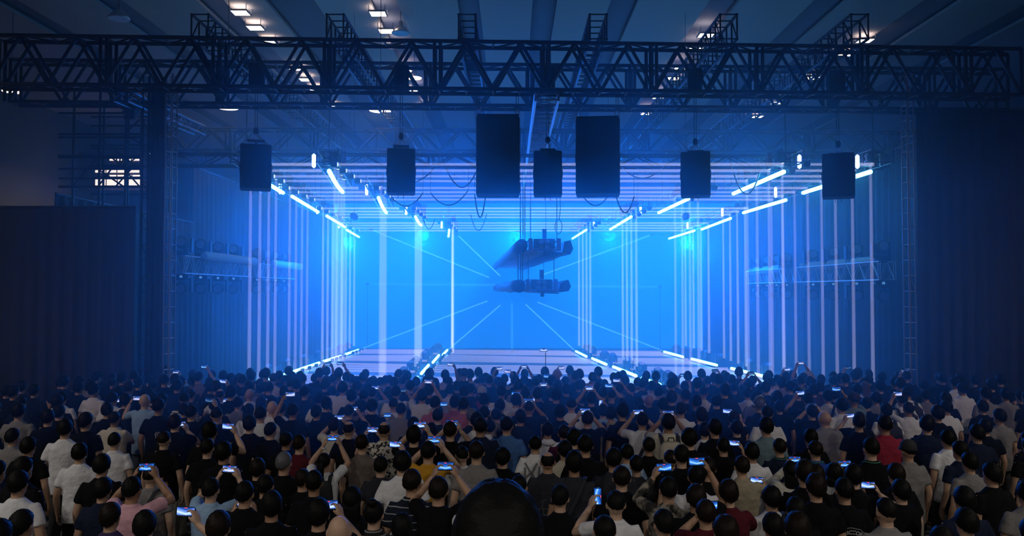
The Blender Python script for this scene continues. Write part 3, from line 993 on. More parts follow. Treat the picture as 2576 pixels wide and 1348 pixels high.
def ik(S, W, pole, l1=0.285, l2=0.262):
    d = W - S
    L = d.length
    mx = (l1 + l2) * 0.985
    if L > mx:
        W = S + d * (mx / L); d = W - S; L = mx
    a = (l1 * l1 - l2 * l2 + L * L) / (2 * L)
    h = math.sqrt(max(0.0, l1 * l1 - a * a))
    u = d / L
    p = pole - u * pole.dot(u)
    return S + u * a + p.normalized() * h, W


def add_hand(mb, W, d, n, sgn, curl=(0.5, 0.7, 0.5), thumb=None):
    """Palm of four metacarpals, four jointed fingers of unequal length, thumb from the side of the palm."""
    d = d.normalized()
    n = (n - d * n.dot(d)).normalized()
    lat = d.cross(n) * sgn
    for i, (l, sc) in enumerate(((0.029, 0.95), (0.010, 1.05), (-0.010, 1.0), (-0.028, 0.8))):
        k = W + d * 0.078 + lat * l
        mb.tube([W + d * 0.004 + lat * l * 0.55, k], [0.017, 0.0135], 7, pole=True)
        p, dd = k, d
        pts, rr = [k], [0.0105]
        for s, (seg, an) in enumerate(zip((0.042, 0.026, 0.020), curl)):
            q = Matrix.Rotation(an, 3, d.cross(n))
            dd = (q @ dd).normalized()
            p = p + dd * seg * sc
            pts.append(p); rr.append((0.0095, 0.0088, 0.0078)[s])
        mb.tube(pts, rr, 7, pole=True)
    t0 = W + d * 0.022 + lat * 0.026
    td = (d * 0.62 + lat * 0.55 + n * 0.55).normalized() if thumb is None else thumb.normalized()
    t1 = t0 + td * 0.036
    t2 = t1 + (td * 0.8 + d * 0.5).normalized() * 0.030
    mb.tube([W + d * 0.01 + lat * 0.012, t0, t1, t2], [0.016, 0.0145, 0.011, 0.009], 7, pole=True)


def body_parts(pose, phone, long_sleeve=False):
    """pose: 'd' arms down, 'B' both hands hold a level phone, 'R'/'L' one hand level, 'P'/'Q' one hand upright. phone: its centre in the figure's frame."""
    mb, sh = MB(), MB()
    mb.loft([(0, 0, 0.84, 0.13, 0.10), (0, 0, 0.93, 0.165, 0.115), (0, 0.005, 1.06, 0.145, 0.105), (0, 0, 1.27, 0.165, 0.115), (0, -0.005, 1.37, 0.165, 0.10), (0, -0.012, 1.415, 0.12, 0.078), (0, -0.015, 1.452, 0.075, 0.066), (0, -0.017, 1.48, 0.056, 0.058)], 18)
    mb.tube([(0, -0.018, 1.41), (0, -0.008, 1.50), (0, 0.0, 1.57)], [0.062, 0.054, 0.052], 12)
    mb.ball((0, -0.002, 1.622), (0.076, 0.095, 0.103), 18, 12)
    mb.ball((0, 0.028, 1.555), (0.056, 0.066, 0.066), 14, 9)
    mb.tube([(0, 0.088, 1.625), (0, 0.108, 1.59), (0, 0.09, 1.578)], [0.009, 0.013, 0.011], 7, pole=True)          # nose
    mb.ball((0, 0.080, 1.640), (0.045, 0.014, 0.010), 10, 6)                                                     # brow
    mb.ball((0, 0.088, 1.548), (0.024, 0.010, 0.009), 8, 6)                                                      # lips
    for s in (-1, 1):
        mb.ball((s * 0.030, 0.083, 1.612), (0.012, 0.008, 0.008), 8, 6)                                          # eyes
        mb.ball((s * 0.079, -0.004, 1.603), (0.011, 0.021, 0.032), 8, 6)                                         # ears
        hip, knee, ank = Vector((s * 0.088, 0, 0.90)), Vector((s * 0.105, 0.015, 0.49)), Vector((s * 0.115, -0.02, 0.09))
        mb.tube([hip, hip.lerp(knee, 0.4), knee, knee.lerp(ank, 0.3), ank], [0.085, 0.078, 0.054, 0.055, 0.038], 12, pole=True)
        mb.tube([ank + Vector((0, -0.03, -0.045)), ank + Vector((0.01 * s, 0.08, -0.05)), ank + Vector((0.015 * s, 0.17, -0.06))], [0.04, 0.038, 0.026], 8, pole=True)
    k = 1.0
    sh.loft([(0, 0, 0.80, 0.188, 0.138), (0, 0, 0.93, 0.186, 0.134), (0, 0.003, 1.12, 0.178, 0.128), (0, 0, 1.28, 0.190, 0.132), (0, -0.006, 1.37, 0.182, 0.115), (0, -0.010, 1.415, 0.150, 0.098), (0, -0.016, 1.452, 0.105, 0.082), (0, -0.019, 1.478, 0.077, 0.072), (0, -0.020, 1.492, 0.068, 0.066)], 20)
    wrists = {}
    for s in (-1, 1):
        active = phone is not None and (pose == 'B' or (pose in 'RP' and s > 0) or (pose in 'LQ' and s < 0))
        S = Vector((SHO.x * s, SHO.y, SHO.z))
        if active:
            P = Vector(phone)
            up = pose in 'PQ'
            ex = 0.042 if up else 0.080
            W = P + Vector((s * (ex + 0.032), -0.035, -0.095))
            lift = max(0.0, min(1.0, (W.z - 1.25) / 0.35))
            S = S + Vector((-0.012 * s * lift, 0.015 * lift, 0.045 * lift))
            E, W2 = ik(S, W, Vector((s * 0.75, 0.10, -0.70)))
            sft = W2 - W
            phone_c = P + sft
            d = Vector((-0.30 * s, 0.22, 0.92))
            n = Vector((-0.9 * s, 0.35, -0.1))
            th = Vector((-0.75 * s, -0.25, 0.6))
            wrists[s] = (W2, sft)
        else:
            E = Vector((s * 0.235, -0.045, 1.13)); W2 = Vector((s * 0.245, 0.035, 0.885))
            d, n, th = Vector((-0.05 * s, 0.12, -1)), Vector((-s, 0.1, 0)), None
        W = W2
        if active and W.z > 1.1:
            mb.tube([Vector((0.10 * s, -0.01, 1.33)), S, S.lerp(E, 0.45), E, E.lerp(W, 0.3), W], [0.065, 0.052, 0.047, 0.039, 0.041, 0.027], 12, pole=True)
        else:
            mb.tube([Vector((0.12 * s, -0.01, 1.35)), S, S.lerp(E, 0.45), E, E.lerp(W, 0.3), W], [0.062, 0.052, 0.047, 0.040, 0.041, 0.027], 12, pole=True)
        if active:
            # bring the palm to the phone edge
            add_hand(mb, W, d, n, s, (0.35, 0.75, 0.6), th)
        else:
            add_hand(mb, W, d, n, s, (0.25, 0.4, 0.35))
        fr = 0.62
        if long_sleeve:
            sh.tube([Vector((0.09 * s, -0.012, 1.35)), S, S.lerp(E, 0.5), E, E.lerp(W, 0.35), E.lerp(W, 0.93)], [0.078, 0.063, 0.060, 0.054, 0.052, 0.042], 14)
        else:
            sh.tube([Vector((0.09 * s, -0.012, 1.35)), S, S.lerp(E, 0.3), S.lerp(E, fr)], [0.078, 0.063, 0.064, 0.069], 14)
    sft = None
    if wrists:
        v = list(wrists.values())
        sft = sum((w[1] for w in v), Vector()) / len(v)
    return mb, sh, sft


SPLIT_JOBS = {}


def remesh_batch(jobs):
    """jobs: key -> (MB, voxel, target faces, smooth). Evaluates all through voxel Remesh + Smooth + Decimate in one go."""
    tmp = {}
    for key, (mb, vox, ratio, sm) in jobs.items():
        o = bpy.data.objects.new('tmp', mb.mesh('tmp'))
        col.objects.link(o)
        r = o.modifiers.new('r', 'REMESH'); r.mode = 'VOXEL'; r.voxel_size = vox; r.use_smooth_shade = True
        s = o.modifiers.new('s', 'SMOOTH'); s.factor = 0.5; s.iterations = sm
        d = o.modifiers.new('d', 'DECIMATE'); d.ratio = ratio
        tmp[key] = o
    bpy.context.view_layer.update()
    dg = bpy.context.evaluated_depsgraph_get()
    out = {}
    for key, o in tmp.items():
        me = bpy.data.meshes.new_from_object(o.evaluated_get(dg))
        me.name = 'figure'
        me.polygons.foreach_set('use_smooth', [True] * len(me.polygons))
        out[key] = me
    for o in tmp.values():
        old = o.data
        bpy.data.objects.remove(o)
        bpy.data.meshes.remove(old)
    return out


# ------------------------------------------------------------------ hair and headwear
def hair_mesh(style):
    rnd = random.Random(hash_of(style))
    mb = MB()
    nu, nv = 48, 30
    c = Vector((0, -0.004, 1.624))
    vol = {'short': 1.0, 'crop': 0.965, 'full': 1.06, 'long': 1.05, 'pony': 1.0, 'bun': 1.0, 'bob': 1.08, 'curly': 1.12, 'fringe': 0.90}[style]
    nape = {'short': -0.58, 'crop': -0.35, 'full': -0.72, 'long': -0.9, 'pony': -0.6, 'bun': -0.6, 'bob': -0.95, 'curly': -0.7, 'fringe': -0.45}[style]
    side = {'short': -0.02, 'crop': 0.15, 'full': -0.2, 'long': -0.7, 'pony': 0.0, 'bun': 0.0, 'bob': -0.75, 'curly': -0.25, 'fringe': 0.0}[style]
    R = (0.086, 0.106, 0.114)
    off = Vector((rnd.random() * 9, rnd.random() * 9, rnd.random() * 9))
    mb.ball((0, 0, 0), 1.0, nu, nv)
    vs = []
    for v in mb.v:
        d = Vector(v).normalized()
        if d.y < 0:
            z0 = side + (nape - side) * min(1, -d.y * 1.25)
        else:
            z0 = side + (0.62 - side) * min(1, d.y * 1.35)
        az = math.atan2(d.x, -d.y)
        z0 += 0.10 * noise.noise(Vector((az * 5.5, off.x, 0.3))) + 0.05 * noise.noise(Vector((az * 14, off.y, 0.7)))
        m = max(0.0, min(1.0, (d.z - z0) / 0.14 + 0.5))
        if style == 'fringe' and d.z > 0.72:
            m = 0.0
        m = m * m * (3 - 2 * m)
        f = 5.0 if style != 'curly' else 9.0
        nz = noise.noise(d * f + off) * (0.045 if style != 'curly' else 0.10) + noise.noise(d * 11 + off) * 0.018 + noise.noise(Vector((d.x * 24, d.y * 24, d.z * 7)) + off) * 0.030
        rr = 0.80 * (1 - m) + (vol + nz) * m
        vs.append(Vector((d.x * R[0] * rr, d.y * R[1] * rr, d.z * R[2] * rr)) + c)
    mb.v = [tuple(v) for v in vs]
    if style == 'long':
        mb.loft([(0, -0.062, 1.26, 0.085, 0.030), (0, -0.066, 1.34, 0.098, 0.040), (0, -0.060, 1.44, 0.095, 0.048), (0, -0.045, 1.54, 0.092, 0.062), (0, -0.02, 1.64, 0.084, 0.075)], 16)
    elif style == 'pony':
        mb.tube([(0, -0.09, 1.64), (0, -0.135, 1.63), (0, -0.145, 1.55), (0, -0.125, 1.44), (0, -0.115, 1.37)], [0.022, 0.032, 0.034, 0.026, 0.012], 10, pole=True)
    elif style == 'bun':
        mb.ball((0, -0.07, 1.735), (0.045, 0.045, 0.038), 12, 8)
    elif style == 'bob':
        mb.loft([(0, -0.018, 1.49, 0.086, 0.078), (0, -0.02, 1.53, 0.095, 0.088), (0, -0.012, 1.60, 0.092, 0.092)], 18)
    return mb.mesh('hair', smooth=True)


def hash_of(s):
    return sum(ord(ch) * (i + 3) for i, ch in enumerate(s))


HAIR = {k: hair_mesh(k) for k in ('short', 'crop', 'full', 'long', 'pony', 'bun', 'bob', 'curly', 'fringe')}
capm = MB()
capm.lathe([(0.093, 1.625), (0.096, 1.65), (0.088, 1.70), (0.06, 1.738), (0.01, 1.752)], 20)
capm.v = [(x, y * 1.12 - 0.002, z) for x, y, z in capm.v]
vs = []
for r_, zz in ((1.0, 1.632), (1.0, 1.640)):
    for i in range(9):
        a = PI * (0.12 + 0.76 * i / 8)
        vs += [(0.09 * math.cos(a), 0.10 * math.sin(a), zz), (0.085 * math.cos(a), 0.10 * math.sin(a) + 0.075 * math.sin(a), zz - 0.012)]
fs = [(2 * i, 2 * i + 1, 2 * i + 3, 2 * i + 2) for i in range(8)] + [(18 + 2 * i, 18 + 2 * i + 2, 18 + 2 * i + 3, 18 + 2 * i + 1) for i in range(8)]
capm.add(vs, fs)
CAP = capm.mesh('cap', smooth=True)
bm_ = MB()
bm_.loft([(0, 0, 0.80, 0.168, 0.122), (0, 0, 0.92, 0.176, 0.126), (0, 0, 1.0, 0.165, 0.12)], 16)
for s in (-1, 1):
    bm_.tube([(s * 0.09, 0, 0.86), (s * 0.104, 0.012, 0.50), (s * 0.114, -0.018, 0.06)], [0.092, 0.072, 0.068], 12)
TROUSERS = bm_.mesh('trousers', smooth=True)
bm_ = MB()
for s in (-1, 1):
    bm_.loft([(s * 0.12, 0.03, 0.0, 0.046, 0.135), (s * 0.12, 0.03, 0.03, 0.046, 0.135), (s * 0.118, 0.0, 0.07, 0.045, 0.09), (s * 0.115, -0.02, 0.10, 0.045, 0.055)], 14)
SHOES = bm_.mesh('shoes', smooth=True)

M_SKIN = [mat('skin_%d' % i, c, 0.55, bump=0.05, bscale=60, vary=0.08) for i, c in enumerate(((0.56, 0.36, 0.25), (0.48, 0.29, 0.19), (0.36, 0.20, 0.12)))]
M_HAIR = [mat('black_hair', (0.0045, 0.0043, 0.0045), 0.55, bump=0.12, bscale=190, spec=0.12), mat('dark_brown_hair', (0.010, 0.0065, 0.005), 0.5, bump=0.12, bscale=190, spec=0.12), mat('grey_hair', (0.10, 0.10, 0.11), 0.5, bump=0.12, bscale=190)]
M_TROUSERS = [mat('dark_trousers', (0.015, 0.016, 0.02), 0.8, bump=0.3, bscale=10), mat('denim_trousers', (0.03, 0.045, 0.08), 0.8, bump=0.3, bscale=10), mat('light_trousers', (0.30, 0.29, 0.26), 0.8, bump=0.3, bscale=10)]
M_SHOE = mat('shoe_leather', (0.03, 0.03, 0.032), 0.6)


def pattern_mat(name, kind):
    m = mat(name, (0.3, 0.3, 0.3), 0.92, bump=0.35, bscale=9, spec=0.12)
    nt = m.node_tree
    b = nt.nodes['Principled BSDF']
    tc = nt.nodes.new('ShaderNodeTexCoord')
    cr = nt.nodes.new('ShaderNodeValToRGB')
    e = cr.color_ramp.elements
    if kind in ('stripe_white', 'stripe_navy', 'stripe_dark'):
        wv = nt.nodes.new('ShaderNodeTexWave')
        wv.bands_direction = 'Z'
        wv.inputs['Scale'].default_value = {'stripe_white': 8.5, 'stripe_navy': 5.0, 'stripe_dark': 9.0}[kind]
        nt.links.new(tc.outputs['Object'], wv.inputs['Vector'])
        nt.links.new(wv.outputs['Fac'], cr.inputs['Fac'])
        cr.color_ramp.interpolation = 'CONSTANT'
        if kind == 'stripe_white':
            e[0].position, e[0].color = 0, (0.05, 0.05, 0.06, 1); e[1].position, e[1].color = 0.33, (0.62, 0.58, 0.48, 1)
        elif kind == 'stripe_navy':
            e[0].position, e[0].color = 0, (0.014, 0.018, 0.032, 1); e[1].position, e[1].color = 0.955, (0.35, 0.36, 0.38, 1)
        else:
            e[0].position, e[0].color = 0, (0.02, 0.02, 0.022, 1); e[1].position, e[1].color = 0.85, (0.22, 0.22, 0.23, 1)
    elif kind == 'camo':
        nz = nt.nodes.new('ShaderNodeTexNoise'); nz.inputs['Scale'].default_value = 11; nz.inputs['Detail'].default_value = 2
        nt.links.new(tc.outputs['Object'], nz.inputs['Vector']); nt.links.new(nz.outputs['Fac'], cr.inputs['Fac'])
        e[0].position, e[0].color = 0.42, (0.03, 0.03, 0.028, 1); e[1].position, e[1].color = 0.58, (0.32, 0.29, 0.24, 1)
        q = e.new(0.5); q.color = (0.12, 0.11, 0.095, 1)
    elif kind == 'floral':
        vo = nt.nodes.new('ShaderNodeTexNoise'); vo.inputs['Scale'].default_value = 26; vo.inputs['Detail'].default_value = 4
        nt.links.new(tc.outputs['Object'], vo.inputs['Vector']); nt.links.new(vo.outputs['Fac'], cr.inputs['Fac'])
        cr.color_ramp.interpolation = 'CONSTANT'
        e[0].position, e[0].color = 0, (0.03, 0.03, 0.035, 1); e[1].position, e[1].color = 0.47, (0.6, 0.57, 0.5, 1)
    nt.links.new(cr.outputs['Color'], b.inputs['Base Color'])
    return m


SHIRT = {}
for key, desc, c in (
        ('bk', 'black t-shirt', (0.0055, 0.006, 0.008)), ('ch', 'charcoal t-shirt', (0.030, 0.032, 0.042)), ('nv', 'navy t-shirt', (0.012, 0.018, 0.042)), ('gy', 'grey t-shirt', (0.22, 0.21, 0.21)),
        ('wh', 'white t-shirt', (0.74, 0.74, 0.76)), ('cr', 'cream t-shirt', (0.62, 0.57, 0.46)), ('lb', 'light blue polo shirt', (0.30, 0.46, 0.68)), ('sky', 'pale blue t-shirt', (0.38, 0.52, 0.66)), ('bl', 'blue t-shirt', (0.07, 0.17, 0.42)),
        ('rb', 'royal blue polo shirt', (0.02, 0.06, 0.30)), ('te', 'grey-teal t-shirt', (0.16, 0.24, 0.28)), ('pk', 'pale pink t-shirt', (0.72, 0.40, 0.47)), ('mu', 'mustard t-shirt', (0.60, 0.30, 0.03)), ('cs', 'crimson t-shirt', (0.30, 0.025, 0.05)),
        ('mr', 'dark maroon t-shirt', (0.085, 0.012, 0.02)), ('sa', 'salmon t-shirt', (0.45, 0.13, 0.15)), ('mg', 'magenta jacket', (0.50, 0.012, 0.16)), ('tp', 'taupe t-shirt', (0.16, 0.13, 0.115)), ('kh', 'khaki shirt', (0.36, 0.31, 0.22)),
        ('ye', 'pale yellow top', (0.55, 0.50, 0.25)), ('pu', 'dark purple t-shirt', (0.05, 0.035, 0.10)), ('wl', 'white long-sleeved top', (0.60, 0.57, 0.50))):
    SHIRT[key] = (desc, mat('cloth_' + desc.replace(' ', '_').replace('-', '_'), c, 0.92, bump=0.5, bscale=9, vary=0.12, spec=0.12))
SHIRT['sw'] = ('cream and black striped t-shirt', pattern_mat('cloth_cream_stripes', 'stripe_white'))
SHIRT['sn'] = ('navy t-shirt with thin pale stripes', pattern_mat('cloth_navy_stripes', 'stripe_navy'))
SHIRT['sd'] = ('dark finely striped top', pattern_mat('cloth_fine_stripes', 'stripe_dark'))
SHIRT['ca'] = ('grey camouflage jacket', pattern_mat('cloth_camouflage', 'camo'))
SHIRT['fl'] = ('white and black patterned shirt', pattern_mat('cloth_floral', 'floral'))
LONG = {'ca', 'wl', 'mg'}
HAIRD = {'short': 'short black hair', 'crop': 'cropped black hair', 'full': 'thick black hair', 'long': 'long black hair', 'pony': 'black ponytail', 'bun': 'black hair bun', 'bob': 'chin-length black hair', 'curly': 'curly black hair',
         'fringe': 'balding crown', 'bald': 'bald head', 'cap': 'white cap', 'capk': 'black cap', 'grey': 'short grey hair', 'brown': 'long brown hair'}
# ------------------------------------------------------------------ who stands where: head pixel in zoomed crops of the photograph
# fields: x y shirt hair pose [phone x, phone y] [extras]
CROPS = {
    'A': (276, 880, 504 / 2576, """
830 225 bk short d;1135 190 nv short R 1215 225;1430 225 wh short d;1805 255 bl short d;1990 255 wh full d;2180 300 nv short d;2265 250 nv crop d;2435 220 wh short d;2320 330 wh short d;1285 290 nv short d
1150 320 gy short d;1040 290 nv full d;1020 370 nv full d;920 320 bk short d;705 400 bk short d;500 330 bk short d;370 440 bk full d;820 400 wh full B 840 285;560 460 bk full d;1440 330 bk long d;1530 310 bk full d;1660 310 bk short d
1705 400 bk short d;1600 390 gy short d;1925 360 gy long d;2110 390 wh capk d;2480 340 nv short d;1370 490 bk full R 1480 425;2050 500 nv short d;1045 590 nv short d;450 670 lb bald B 330 640;40 640 wh short R 135 630
40 430 bk short R 100 345;30 260 bk short d;630 740 bk short d print1;965 650 sw crop d;1420 590 wh fringe B 1465 660;1800 585 wh bald d;1050 820 bk short R 1285 680;1375 850 bk crop d;1790 790 wh long d;1945 690 gy bob R 1960 635
2090 760 wh bald d;2355 800 bk short L 2300 590;1940 840 wh short d;1800 970 bk full d;2070 1050 bk short d;60 900 cr short B 95 1045;840 950 bk full R 940 930;1290 1070 bk full R 1515 985
1650 700 gy short d;2240 560 bk short d;120 560 bk full d;250 500 bk short d;1560 560 bk full d;2330 440 nv short d;2510 560 nv short d"""),
    'B': (780, 880, 504 / 2576, """
110 240 lb short d;175 235 lb short B 235 105;290 255 nv short d;350 275 wh short d;465 230 bk short R 390 165;525 240 bk short d;780 250 bk short d;600 305 nv short d;680 295 nv short d;800 335 nv full d;1140 245 gy crop d;1240 262 nv full d
1485 275 nv full d;1730 275 wh short d;1790 275 nv crop R 1820 172;1980 240 bk capk d;2050 310 wh crop d;2210 315 bk full d;2255 285 bk full d;2430 262 bk short L 2445 245;2300 405 bk short d;2415 375 bk short d;2500 320 wh short R 2540 270
40 350 wh short d strap;165 312 nv bald d;215 425 bk full d;480 335 nv short d;1020 345 bk short d;900 385 bk short d;965 395 sky short d;1080 435 bk short d;1190 425 nv crop d;1365 425 bk full d;1540 345 bk full d;1605 325 bk long d
1750 385 nv full d;1890 485 bk full d;2060 520 bk short d pack;2460 475 bk full d;420 505 wh full B 440 402;280 560 nv full L 280 560;130 650 wh short d;610 485 bk short d;750 505 gy full d;540 610 bk full d;800 570 sky short R 850 482
1105 560 wh short R 1195 522;1440 605 wh full B 1510 432;1800 525 wh full d;1610 700 sa short d;1860 690 sa full R 1727 690;2210 565 cs cap d;2460 555 wh short d print2;1975 720 sa short d;2240 830 gy short R 2240 795;1075 715 wh crop d
1170 780 gy short B 1015 840;670 745 tp full B 665 800;800 735 bk full d;500 805 bk short B 540 735;310 985 cr full B 390 855;500 1035 bk fringe d;955 1050 fl fringe B 820 1040;1335 1120 bk full B 1400 982;1640 865 nv short d;1800 1055 bk short B 1820 935
1560 1060 bk full d;1330 975 bk short d;2080 865 nv grey d;2145 925 wh short d;2310 1010 bk short d print9;2395 855 bk short d;2530 985 bl short d;2190 1000 nv short d;1980 560 nv short d;1260 640 nv short d;700 600 wh short d;1290 480 nv short d"""),
    'C': (1284, 880, 504 / 2576, """
60 285 bk short d;180 305 nv full B 195 218;370 335 nv short d;480 282 nv short d;600 292 gy bald d;705 275 bk short L 640 250;835 292 bk short d;895 242 wh short d;1060 238 wh full d;1330 275 bk short d;1390 305 nv short d;1490 283 wh short d;1640 345 bk long d
1722 335 wh long d;1885 232 nv full d;2095 252 wh full d;2300 252 wh short d;2540 275 sky short d;2380 352 bk long B 2215 320;60 405 bk full d;250 400 bk long d;530 415 bk full R 490 325;720 525 bk full d;920 392 bk long d;1215 402 bk long d;1120 505 bk full d
1400 520 nv short R 1375 415;1550 512 bk short d;1700 455 nv short d;1820 482 wh full R 1845 490;1905 562 bk short d;2070 455 gy short d;2240 485 bk full d;2480 562 wh crop d;70 662 wh full R 50 558;240 762 nv crop B 232 637;350 580 bk full R 350 650
530 575 nv full B 415 455;640 810 bk full d;785 722 wh crop d;910 645 bk full d;1300 602 bk crop R 1275 485;1290 832 kh full d pack;1440 805 bk full d;1650 705 bk long d;2070 625 bk full d;2190 782 wh short d;2390 685 bk short d;2450 855 bk full d
990 905 bk short B 965 785 watch;1190 800 lb full P 1140 682;1695 925 wh short B 1655 805 strap;2030 955 cr full B 2000 850 pack;480 1045 wh full d hood;130 1062 nv full d;690 1085 mr short d;820 1152 bk full d
2300 1155 bk full d;2500 1050 wh full d;1040 640 bk full B 1030 520;2250 600 bk short d;1780 660 bk bald d;1960 720 nv full d;420 780 nv short d;600 470 bk full d;130 880 nv full d"""),
    'D': (1788, 880, 512 / 2576, """
150 315 bk short R 60 268;220 268 wh crop d;530 335 nv short B 515 282;735 312 wh crop d;870 378 wh short d;985 305 bk full L 960 258;1250 312 nv cap B 1150 152;1170 318 nv short d;1430 362 nv curly d;1580 312 nv bob d;1700 385 nv short d;1860 302 nv curly L 1720 225
2040 372 bk full d;2200 325 nv full d;2480 330 bk short L 2470 270;40 375 bk full d;100 395 bk full d;265 392 nv short d;400 405 nv short d;490 435 bk full d;300 492 nv short d;175 525 nv full d;465 562 wh full d;690 492 nv full d;620 515 nv full d;760 425 wh short d
900 432 gy full d;1000 482 nv short d;1140 402 te short d;1400 405 bk long d;1380 485 pu full d;1950 482 wh brown d;2140 475 nv full d;2490 555 wh short d pack;2500 760 wh short L 2390 572;70 662 bk full d;840 612 nv full d;615 702 nv grey d headphones;870 732 bk full d
1230 642 nv short L 1130 557;1300 522 pu full d;1480 602 wh full d strap;1810 645 te capk R 1590 482;2090 625 gy full d strap;2220 782 wh full d pack;710 825 wh crop d print3;1440 885 gy bald d;700 985 te full d;1280 800 bk full B 1295 718
1880 885 bk short L 1785 818 print4;2200 960 cs short d;290 885 bk full R 215 757;330 1005 bk full d;50 1005 bk full d;1265 1130 bk full d;1650 720 wh full d;2420 640 wh short d pack;1100 560 nv short d;2330 420 nv full d"""),
    'E': (276, 1100, 504 / 2576, """
700 45 bk crop d print5;1255 150 bk short d;1465 210 bk full d;1500 640 cs capk d strap;530 510 gy crop d strap;285 690 pk short B 470 370 watchw;1300 690 lb short B 1545 412;2240 345 bk grey d;2440 100 mr short d;2270 55 bk short d;2480 560 bk short d;1735 745 bk short B 1740 860 watch
450 1160 bk full d;10 1040 pu full d;1400 1180 bk full R 770 940;2080 900 bk full d;60 60 wh short d;1900 420 bk full d;2000 640 bk short d"""),
    'F': (780, 1100, 504 / 2576, """
180 335 wh pony B 300 5 pack watchw;670 95 tp short d;910 385 ch short R 1110 95;1185 345 wh full d;1310 595 sn short d;1520 205 mu short B 1600 22;1650 700 bk short B 1735 392;1955 245 wh crop d;2140 205 gy short d;2480 275 bk full d;820 1010 sd bun d;1180 1190 bk full d
370 1230 wh bald d;110 1010 bk full R 235 890;540 820 bk long d;2250 800 wh full B 2330 628 watch;50 600 bk short d"""),
    'G': (1284, 1100, 504 / 2576, """
320 105 wh short d print6;480 330 ch fringe d print8;820 350 ch full d strap;960 120 bk short d;1330 300 ch short d;1430 540 bk short d;1620 375 ch short d;1780 125 bk short d print7;2060 300 bk crop d;2200 255 bk short d;2395 525 wh short d;2030 690 ca short L 1980 410
640 795 bk short d;1355 880 wh crop Q 1130 770;110 660 bk crop d;1970 1135 bk short d;2390 800 bk full R 2395 322;1210 1220 wh short d;2510 1000 mr short L 2560 880;1500 220 lb short d;2540 420 bk short d;700 180 cr full d"""),
    'H': (1788, 1100, 512 / 2576, """
870 140 nv short d lanyard;160 130 bk short R 285 88;520 205 wh full d;395 385 kh short R 590 548;1325 175 rb short d lanyard;1010 440 wl long B 1050 272;1190 470 bk full d;1330 510 bk full d;1560 480 wh bob B 1690 335;1810 505 bk full d;2030 155 bk short d lanyard
2500 185 gy capk d;2345 490 bk full d;225 720 mr full R 40 858;770 790 wh full d strap;1080 940 bk full d print10;1330 650 bk full d;1690 690 bk short d print11;2220 960 gy crop d;2410 700 bk full R 1970 610;190 1210 bk full d;785 1150 mg full d;1100 1180 ye full d;2470 470 bk full d"""),
}
PEOPLE = []
for key, (ox, oy, sc, txt) in CROPS.items():
    for rec in txt.replace('\n', ';').split(';'):
        f = rec.split()
        if not f:
            continue
        hx, hy = ox + float(f[0]) * sc, oy + float(f[1]) * sc
        ph = None
        ex = f[5:]
        if f[4] != 'd':
            ph = (ox + float(f[5]) * sc, oy + float(f[6]) * sc)
            ex = f[7:]
        PEOPLE.append(dict(hx=hx, hy=hy, shirt=f[2], hair=f[3], pose=f[4], phone=ph, ex=ex))
PEOPLE.sort(key=lambda p: (not (p['ex'] or p['shirt'] not in ('bk', 'nv', 'ch')), p['phone'] is None, -p['hy']))
rnd = random.Random(11)
placed = []


def free(x, y, r):
    return all((x - q[0]) ** 2 + (y - q[1]) ** 2 > r * r for q in placed)


keep = []
for p in PEOPLE:
    best = None
    for tr in range(14):
        hgt = rnd.uniform(1.60, 1.80) if p['hair'] not in ('long', 'bob', 'pony', 'brown', 'bun') else rnd.uniform(1.53, 1.66)
        s = hgt / 1.72
        w = at_z(p['hx'], p['hy'], HEADZ * s)
        dmin = min([math.hypot(w.x - q[0], w.y - q[1]) for q in placed] + [9])
        if best is None or dmin > best[0]:
            best = (dmin, s, w)
        if dmin > 0.52:
            break
    if best[0] < 0.35:
        continue
    if best[2].y > 16.8:                       # the front rank stands clear of the towers
        best[2].x *= 16.8 / best[2].y; best[2].y = 16.8 + 0.02 * (hash_of(p['shirt'] + p['hair']) % 9)
    p['s'], p['x'], p['y'] = best[1], best[2].x, best[2].y
    placed.append((p['x'], p['y']))
    keep.append(p)
PEOPLE = keep
EXTRA = []
if len(PEOPLE) > 299:          # beyond about 300: the farthest plain ones join the common crowd
    plain = sorted([p for p in PEOPLE if p['phone'] is None and not p['ex']], key=lambda p: -p['y'])
    EXTRA = plain[:len(PEOPLE) - 299]
    PEOPLE = [p for p in PEOPLE if p not in EXTRA]
# plain dark-shirted people in the gaps of the crowd
tries = 0
while len(PEOPLE) < 300 and tries < 6000:
    tries += 1
    y = rnd.uniform(7.0, 17.6)
    x = rnd.uniform(-0.53, 0.53) * y
    px, py = CX + FOC * x / y, HORIZON + FOC * (CAMZ - 1.6) / y
    if not (285 < px < 2290) or not free(x, y, 0.56):
        continue
    sh = rnd.choice(['bk', 'bk', 'nv', 'nv', 'ch', 'gy', 'wh'])
    PEOPLE.append(dict(hx=px, hy=py, shirt=sh, hair=rnd.choice(['short', 'short', 'full', 'full', 'crop', 'long']), pose='d', phone=None, ex=[], s=rnd.uniform(1.60, 1.78) / 1.72, x=x, y=y))
    placed.append((x, y))

# bodies: one mesh per pose; near phone holders get their own
jobs, meta = {}, {}


def pose_key(p):
    long_sl = p['shirt'] in LONG
    far = p['y'] > 10.5
    if p['phone'] is None:
        return ('d', None, long_sl, far)
    w = at_y(p['phone'][0], p['phone'][1], p['y'] + 0.36 * p['s'])
    q = 0.03 if not far else 0.07
    rel = ((w.x - p['x']) / p['s'], 0.36, w.z / p['s'])
    lim = lambda v, a, c: max(a, min(c, v))
    dx = lim(rel[0], -0.42, 0.42) if p['pose'] != 'B' else lim(rel[0], -0.26, 0.26)
    dz = lim(rel[2], 1.30, 2.05)
    return (p['pose'], (round(dx / q) * q, round(rel[1], 2), round(dz / q) * q), long_sl, far)


